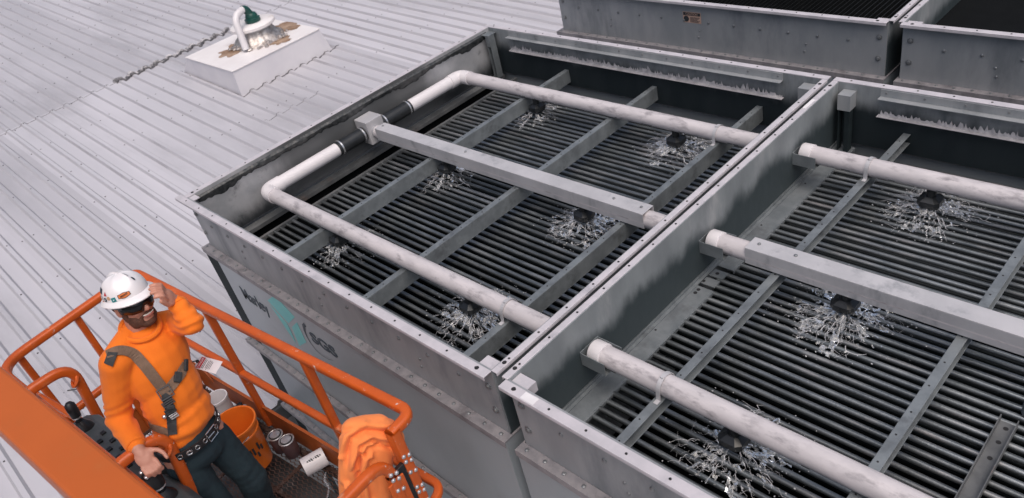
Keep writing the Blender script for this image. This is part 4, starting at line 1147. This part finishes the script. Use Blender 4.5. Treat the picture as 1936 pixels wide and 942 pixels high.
mb.tube([NECK + UP * .018 + HF * .014 + FWD * (.080 * math.cos(2 * math.pi * i / nr)) + RGT * (.078 * math.sin(2 * math.pi * i / nr)) - UP * (.028 * math.cos(2 * math.pi * i / nr)) for i in range(nr)], .013, 8, closed=True)
mb.build('collar', MT['shirt'], shirt, smooth=True)
for nm, (a_, b_), r0 in (('cuff', (ER.lerp(WR, .86), CUFR + (WR - ER) * .03), .0405), ('cuff', (EL.lerp(WL, .82), CUFL + (WL - EL) * .04), .0405)):
    mb = MB(); t_ = (b_ - a_).normalized(); e1 = t_.cross(UP).normalized(); e2 = t_.cross(e1)
    rr = [(r0 + (.0012 if k % 2 else 0)) for k in range(36)]; L_ = (b_ - a_).length
    vs = [a_ + t_ * (L_ * h) + (e1 * math.cos(k * math.pi / 18) + e2 * math.sin(k * math.pi / 18)) * (rr[k] * q) for h, q in ((0, 1.02), (.08, 1.08), (.9, 1.04), (1, .98), (1, .86)) for k in range(36)]
    mb.add(vs, [(j * 36 + k, j * 36 + (k + 1) % 36, (j + 1) * 36 + (k + 1) % 36, (j + 1) * 36 + k) for j in range(4) for k in range(36)])
    mb.build(nm, MT['shirt'], shirt, smooth=True)
# trousers, belt, boots
fuse('trousers', [('s', PEL + UP * .0, (.122, .150, .10), (FWD, RGT, UP)), ('s', PEL - UP * .08, (.125, .150, .10), (FWD, RGT, UP)), ('c', HIPR - UP * .03, KR, .088, .072), ('c', KR, AR + UP * .02, .078, .068),
                  ('c', HIPL - UP * .03, KL, .088, .072), ('c', KL, AL + UP * .02, .078, .068)], 'denim', worker, voxel=.009, smooth=4,
     disp=lambda p: .004 * mnoise.noise(p * 9) + .0035 * mnoise.noise(Vector((p.x * 10, p.y * 10, p.z * 30))))
mb = MB(); nr = 40; pr = [(-.003, -.021), (.003, -.021), (.003, .021), (-.003, .021)]
bc = PEL + UP * .028
mb.sweep([bc + FWD * (.138 * math.cos(2 * math.pi * i / nr)) + RGT * (.164 * math.sin(2 * math.pi * i / nr)) for i in range(nr)], pr, closed=True)
belt = mb.build('belt', MT['belt'], worker, smooth=True)
be = R(-14); bp = bc + FWD * (.142 * math.cos(be)) + RGT * (.166 * math.sin(be)); bn = (FWD * math.cos(be) + RGT * math.sin(be) * .8).normalized(); bs = UP.cross(bn).normalized()
mb = MB(); mb.tube([bp + bs * (x * .030) + UP * (y * .027) for x, y in ((-1, -1), (1, -1), (1, 1), (-1, 1))], .0035, 6, closed=True); mb.tube([bp - bs * .03, bp + bs * .012 + bn * .004], .003, 6)
mb.build('belt_buckle', MT['silver'], belt, smooth=True)
for k in range(8):
    a = R(-58 + 15 * k) if k != 3 else R(30)
    c = bc + FWD * (.1415 * math.cos(a)) + RGT * (.1675 * math.sin(a)); nn = (FWD * math.cos(a) + RGT * math.sin(a) * .8).normalized(); s_ = UP.cross(nn)
    mb = MB(); mb.tube([c + s_ * (.011 * math.cos(R(t))) + UP * (.011 * math.sin(R(t))) for t in range(0, 360, 40)], .0022, 5, closed=True); mb.build('belt_eyelet', MT['silver'], belt, smooth=True)
for a_, k_ in ((AR, KR), (AL, KL)):
    fuse('boot', [('c', a_ + UP * .06, a_ - UP * .01, .058, .056), ('c', a_ - UP * .035, a_ + FWD * .14 - UP * .045, .045, .040), ('s', a_ - UP * .045 + FWD * -.02, (.06, .045, .035), (FWD, RGT, UP))], 'boot', worker, voxel=.008, smooth=3)

# harness: ribbons lying on the sweatshirt
tree = bvh(shirt)


def on_shirt(x, y, lift):
    d = px_ray(x, y); hit, nn, _, _ = tree.ray_cast(CAM_C, d)
    if hit is None: return None
    if nn.dot(d) > 0: nn = -nn
    return hit + nn * lift, nn


def ribbon(path, wid, name, m, parent, lift=.006, thick=.003, n=26):
    pts = []
    cum = [0]
    for a, b in zip(path, path[1:]): cum.append(cum[-1] + math.dist(a, b))
    for i in range(n):
        t = cum[-1] * i / (n - 1); k = max(j for j in range(len(path)) if cum[j] <= t + 1e-9); k = min(k, len(path) - 2)
        f = (t - cum[k]) / (cum[k + 1] - cum[k]); q = on_shirt(path[k][0] + (path[k + 1][0] - path[k][0]) * f, path[k][1] + (path[k + 1][1] - path[k][1]) * f, lift)
        if q: pts.append(q)
    for _ in range(3):
        pts = [pts[0]] + [((pts[i - 1][0] + pts[i][0] * 2 + pts[i + 1][0]) / 4, (pts[i - 1][1] + pts[i][1] + pts[i + 1][1]).normalized()) for i in range(1, len(pts) - 1)] + [pts[-1]]
    mb = MB(); vs = []
    for i, (p, nn) in enumerate(pts):
        t = (pts[min(i + 1, len(pts) - 1)][0] - pts[max(i - 1, 0)][0]).normalized(); s_ = t.cross(nn).normalized()
        vs += [p - s_ * wid / 2, p + s_ * wid / 2, p + s_ * wid / 2 + nn * thick, p - s_ * wid / 2 + nn * thick]
    N_ = len(pts); fs = [(0, 1, 2, 3)[::-1], tuple(4 * (N_ - 1) + k for k in range(4))]
    fs += [(i * 4 + a, i * 4 + (a + 1) % 4, (i + 1) * 4 + (a + 1) % 4, (i + 1) * 4 + a) for i in range(N_ - 1) for a in range(4)]
    mb.add(vs, fs); return mb.build(name, MT[m], parent), pts


har, hp = ribbon([(203, 672), (226, 662), (252, 668), (275, 692), (295, 718), (314, 742)], .046, 'harness_strap', 'webbing', worker)
h2, hp2 = ribbon([(348, 688), (342, 706), (330, 722), (314, 742)], .044, 'harness_strap', 'webbing', worker)
h3, hp3 = ribbon([(312, 738), (320, 768), (325, 800), (328, 822)], .040, 'harness_strap', 'web_dark', worker)
h4, hp4 = ribbon([(270, 795), (290, 806), (322, 818)], .036, 'harness_strap', 'webbing', worker)
h5, hp5 = ribbon([(214, 668), (206, 690)], .04, 'harness_strap', 'web_dark', worker) if on_shirt(206, 690, 0) else (None, None)


def buckle(x, y, ang, w_, h_, m='buckle', bar=True, parent=har):
    q = on_shirt(x, y, .012)
    if not q: return
    p, nn = q; s_ = Vector(r_) * math.cos(R(ang)) + Vector(d_) * math.sin(R(ang)); s_ = (s_ - nn * s_.dot(nn)).normalized(); t = nn.cross(s_)
    mb = MB(); mb.tube([p + s_ * (w_ / 2 * a) + t * (h_ / 2 * b) for a, b in ((-1, -1), (1, -1), (1, 1), (-1, 1))], .0042, 6, closed=True, up=nn)
    if bar: mb.tube([p - s_ * w_ / 2, p + s_ * w_ / 2], .004, 6, up=nn)
    mb.build('harness_buckle', MT[m], parent, smooth=True)


buckle(313, 742, -28, .056, .050, 'buckle', False); buckle(318, 760, -28, .052, .020, 'buckle'); buckle(322, 775, -20, .046, .018, 'web_dark'); buckle(328, 783, -20, .034, .022, 'silver')
for x, y, sx_, sy_ in ((334, 714, .020, .030), (347, 690, .012, .034), (322, 768, .024, .012)):
    q = on_shirt(x, y, .014)
    if q:
        p, nn = q; s_ = (Vector(r_) - nn * Vector(r_).dot(nn)).normalized(); t = nn.cross(s_)
        mb = MB(); mb.obox(p, s_ * sx_ * .8, t * sy_ * .8, nn * .007); mb.build('harness_clip', MT['web_dark'], har, bevel=.004)
mb = MB(); q = on_shirt(312, 785, .012)
if q: mb.sphere(q[0], .011, 10, 7); mb.build('harness_stud', MT['silver'], har, smooth=True)
# danger tag on a wire clip at the harness
tg = thing('danger_tag', 'white danger tag with a red heading hanging at the worker beside the far rail', 'tag', tuple(P(1.44, .36, .06)))
c = P(1.46, .335, .085); tex = (r_ * .93 + d_ * .36).normalized(); tey = (-d_ * .80 + r_ * .42 - f_ * .25)
tn = (UP * .85 - f_ * .35 + BU * .1).normalized(); tex = (r_ * .93 + d_ * .36); tex = (tex - tn * tex.dot(tn)).normalized(); tey = tn.cross(tex)
F = frame(c, tex, tey); tex, tey, ten = (F.col[i].to_3d() for i in range(3))
mb = MB(); mb.obox(c, tex * .062, tey * .034, ten * .0008); card = mb.build('tag_card', MT['tag'], tg, bevel=.003)
mb = MB(); mb.obox(c - tex * .040 + ten * .0014, tex * .011, tey * .030, ten * .0004); mb.build('tag_heading', MT['red'], tg)
text_mesh('DANGER', .014, frame(c - tex * .040 + ten * .0022, tey, -tex), 'tag_lettering', MT['white'], tg, depth=.0003)
mb = MB()
for k in range(6): mb.obox(c - tex * (.024 - .0075 * k - (.004 if k > 1 else 0)) + ten * .0013 - tey * (.002 * (k % 2)), tex * .0012, tey * (.026 - .003 * (k % 3)), ten * .0003)
mb.build('tag_print', MT['print'], tg, kind='stuff')
mb = MB(); a0 = P(1.395, .420, .118); mb.tube([a0, a0.lerp(c - tex * .062, .4) + UP * .012, c - tex * .060 + UP * .008, c - tex * .054], .003, 6); mb.sphere(c - tex * .058 + UP * .004, .009, 8, 6); mb.build('tag_wire', MT['black'], tg, smooth=True)

# ------------------------------------------------------------------ things on the basket floor
FZ = ZF + .004
bu = thing('bucket', 'open orange plastic bucket standing on the mesh floor beside the worker', 'bucket', tuple(P(.95, .235, FZ)))
mb = MB(); c = P(.95, .235, FZ)
mb.lathe(c, [(.105, 0), (.118, .25), (.124, .26), (.124, .275), (.119, .28), (.128, .325), (.136, .33), (.136, .345), (.126, .345), (.121, .325), (.102, .01)], 32, cap1=True); mb.build('bucket_shell', MT['bucket'], bu, smooth=True)
mb = MB(); mb.tube([c + ab(.135 * math.cos(R(t)), .135 * math.sin(R(t))) + UP * (.30 - .12 * math.sin(R(t)) ** 2) for t in range(0, 181, 12)], .003, 6); mb.build('bucket_handle', MT['clamp'], bu, smooth=True)
mb = MB(); an = 25
for k in range(7):
    a = R(-20 + 9 * k); rr = .1195
    mb.obox(c + ab(rr * math.cos(a), rr * math.sin(a)) + UP * (.16 + .03 * math.sin(k * 2.2)), ab(-math.sin(a), math.cos(a)) * .006, ab(math.cos(a), math.sin(a)) * .0012, UP * (.018 + .008 * (k % 2)))
mb.build('bucket_print', MT['print'], bu, kind='stuff')
mb = MB(); c = P(.50, .115, FZ)
mb.lathe(c, [(.055, 0), (.062, .06), (.066, .20), (.072, .205), (.072, .222), (.064, .222), (.060, .20), (.052, .01)], 28)
mug = mb.build('pipe_fitting', MT['pvc_clean'], None, smooth=True, label='white open plastic cylinder with small side ring in the far corner of the basket', category='pipe fitting')
mb = MB(); mb.tube([c + UP * .175 + ab(-.058, .055) + (ab(-.7, .7) * (.026 * math.cos(R(t)))) + UP * (.026 * math.sin(R(t))) for t in range(0, 360, 24)], .006, 8, closed=True); mb.build('side_ring', MT['pvc_clean'], mug, smooth=True)
sp = thing('spray_can', 'small rust brown bottle with a white collar and dark cap behind the orange bucket', 'bottle', tuple(P(.70, .075, FZ)))
mb = MB(); c = P(.70, .075, FZ); mb.lathe(c, [(.042, 0), (.044, .01), (.044, .12), (.030, .15)], 20); mb.build('bottle_body', MT['orange_dim'], sp, smooth=True)
mb = MB(); mb.lathe(c + UP * .15, [(.034, 0), (.038, .008), (.038, .026), (.030, .036)], 20); mb.build('bottle_collar', MT['canlid'], sp, smooth=True)
mb = MB(); mb.lathe(c + UP * .187, [(.018, 0), (.020, .03), (.014, .035)], 14); mb.build('bottle_cap', MT['black'], sp, smooth=True)
for a, b, lb in ((1.03, .085, 'cement can with a tin lid, the one farther from the white pipe offcut'), (1.13, .075, 'cement can with a tin lid, the one closer to the white pipe offcut')):
    t = thing('cement_can', lb, 'can', tuple(P(a, b, FZ)), 'tin lidded cans on the basket floor'); c = P(a, b, FZ)
    mb = MB(); mb.lathe(c, [(.045, 0), (.047, .004), (.047, .118), (.044, .122)], 24); mb.build('can_body', MT['can'], t, smooth=True)
    mb = MB(); mb.lathe(c + UP * .122, [(.048, 0), (.049, .004), (.044, .006), (.040, .003), (.032, .004), (.031, .010), (.012, .014)], 24); mb.build('can_lid', MT['canlid'], t, smooth=True)
    mb = MB(); mb.tube([c + UP * .128 + ab(.036 * math.cos(R(q)), .036 * math.sin(R(q))) for q in range(0, 360, 24)], .003, 5, closed=True); mb.build('lid_groove', MT['black'], t, smooth=True)
mb = MB(); pa, pb = P(1.335, .135, FZ + .058), P(1.385, .008, FZ + .058)
mb.tube([pa, pb], .057, 28, caps=False); mb.tube([pb, pa], .051, 28, caps=False)
tt = (pb - pa).normalized()
for e, q in ((pa, -1), (pb, 1)):
    n0 = len(mb.v); ring = []
    s_ = tt.cross(UP).normalized()
    for r0 in (.057, .051): ring += [e + s_ * (r0 * math.cos(2 * math.pi * i / 28)) + UP * (r0 * math.sin(2 * math.pi * i / 28)) for i in range(28)]
    mb.add(ring, [(i, (i + 1) % 28, 28 + (i + 1) % 28, 28 + i) for i in range(28)])
pvc = mb.build('pipe_offcut', MT['pvc_clean'], None, smooth=True, label='short white pipe offcut with dark print lying on the basket floor', category='pipe offcut')
mb = MB()
for k in range(7):
    a = R(62); ce = pa.lerp(pb, .18 + .095 * k); mb.obox(ce + ab(.0575 * math.cos(a), .0) + UP * (.0575 * math.sin(a)), tt * (.0045 if k != 3 else .002), (ab(-math.sin(a), 0) + UP * math.cos(a)) * (.005 + .002 * (k % 3)), (ab(math.cos(a), 0) + UP * math.sin(a)) * .0005)
mb.build('pipe_print', MT['print'], pvc, kind='stuff')
mb = MB(); c = P(.99, .165, FZ + .012); mb.tube([c + ab(.018 * math.cos(R(t)), .018 * math.sin(R(t))) for t in range(20, 341, 20)], .006, 6); mb.tube([c + ab(-.018, 0), c + ab(-.06, .012), c + ab(-.095, .02)], .005, 6)
mb.build('open_wrench', MT['silver'], None, smooth=True, label='shiny open ended wrench lying by the orange bucket', category='wrench')
fuse('tool_bag', [('c', P(.50, .20, FZ + .05), P(.80, .10, FZ + .05), .055, .045), ('s', P(.62, .24, FZ + .06), .07)], 'tarp', None, voxel=.01, smooth=3, disp=lambda p: .010 * mnoise.noise(p * 14), label='slumped black tool bag on the floor between the bucket and the far toe board', category='bag')
mb = MB(); pts = [P(1.44 + .19 * t, .075 + .14 * t + .012 * math.sin(t * 9), FZ + .008) for t in [i / 24 for i in range(25)]]
for i in range(24):
    d = (pts[i + 1] - pts[i]).normalized(); s_ = d.cross(UP); mb.tube([pts[i] + d * (.0075 * math.cos(R(q))) + (s_ if i % 2 else UP) * (.0045 * math.sin(R(q))) for q in range(0, 360, 45)], .0016, 5, closed=True)
mb.build('light_chain', MT['clamp'], None, smooth=True, label='thin bright chain trailing over the basket floor below the white pipe offcut', category='chain')

# jacket thrown over the gate end
J = lambda a, b, z: P(a, b, z)


JC = P(2.35, .2, -.2)
CREASES = []
for pl, dep, wd_ in (([(664, 900), (666, 845), (676, 815), (700, 802), (735, 808)], .020, .012), ([(682, 905), (684, 860), (694, 832), (712, 822), (740, 832)], .018, .011),
                     ([(697, 850), (706, 836), (722, 832), (742, 842)], .016, .009), ([(668, 940), (676, 880), (692, 850)], .016, .013), ([(705, 940), (700, 895), (708, 862)], .016, .012),
                     ([(655, 860), (657, 900), (652, 940)], .012, .012), ([(688, 950), (690, 915), (684, 890)], .012, .010), ([(640, 812), (672, 800), (690, 798)], .008, .012)):
    CREASES.append(([((x - 699) * .00234, (y - 859) * .00234) for x, y in pl], dep, wd_))


def jfold(p):
    a, b = (p - JC).dot(r_), (p - JC).dot(d_); q = .006 * mnoise.noise(p * 6) + .0012 * mnoise.noise(p * 30)
    for pl, dep, wd_ in CREASES:
        best = 9; side = 0
        for (x0, y0), (x1, y1) in zip(pl, pl[1:]):
            L2 = (x1 - x0) ** 2 + (y1 - y0) ** 2; t = max(0, min(1, ((a - x0) * (x1 - x0) + (b - y0) * (y1 - y0)) / L2))
            ex_, ey_ = a - x0 - t * (x1 - x0), b - y0 - t * (y1 - y0); d = math.hypot(ex_, ey_)
            if d < best: best = d; side = (x1 - x0) * ey_ - (y1 - y0) * ex_
        q -= dep * math.exp(-(best / wd_) ** 2)
        if side < 0: q += dep * .75 * math.exp(-((best - wd_ * 1.8) / (wd_ * 1.2)) ** 2)
    return q


fuse('draped_jacket', [('c', J(2.33, .205, -.03), J(2.38, .125, -.085), .050, .062), ('c', J(2.38, .125, -.085), J(2.41, .090, -.17), .062, .05),
                       ('c', J(2.33, .235, -.05), J(2.31, .315, -.30), .052, .060), ('c', J(2.36, .19, -.08), J(2.345, .285, -.34), .062, .064), ('c', J(2.385, .15, -.14), J(2.37, .24, -.40), .062, .060),
                       ('c', J(2.31, .315, -.30), J(2.30, .385, -.52), .060, .070), ('c', J(2.345, .285, -.34), J(2.33, .335, -.58), .064, .068), ('c', J(2.37, .24, -.40), J(2.35, .27, -.66), .060, .062),
                       ('c', J(2.40, .10, -.13), J(2.455, .105, -.235), .045, .034)], 'jacket', None, voxel=.006, smooth=22, disp=jfold,
     label='orange jacket thrown over the gate end of the lift basket', category='jacket')
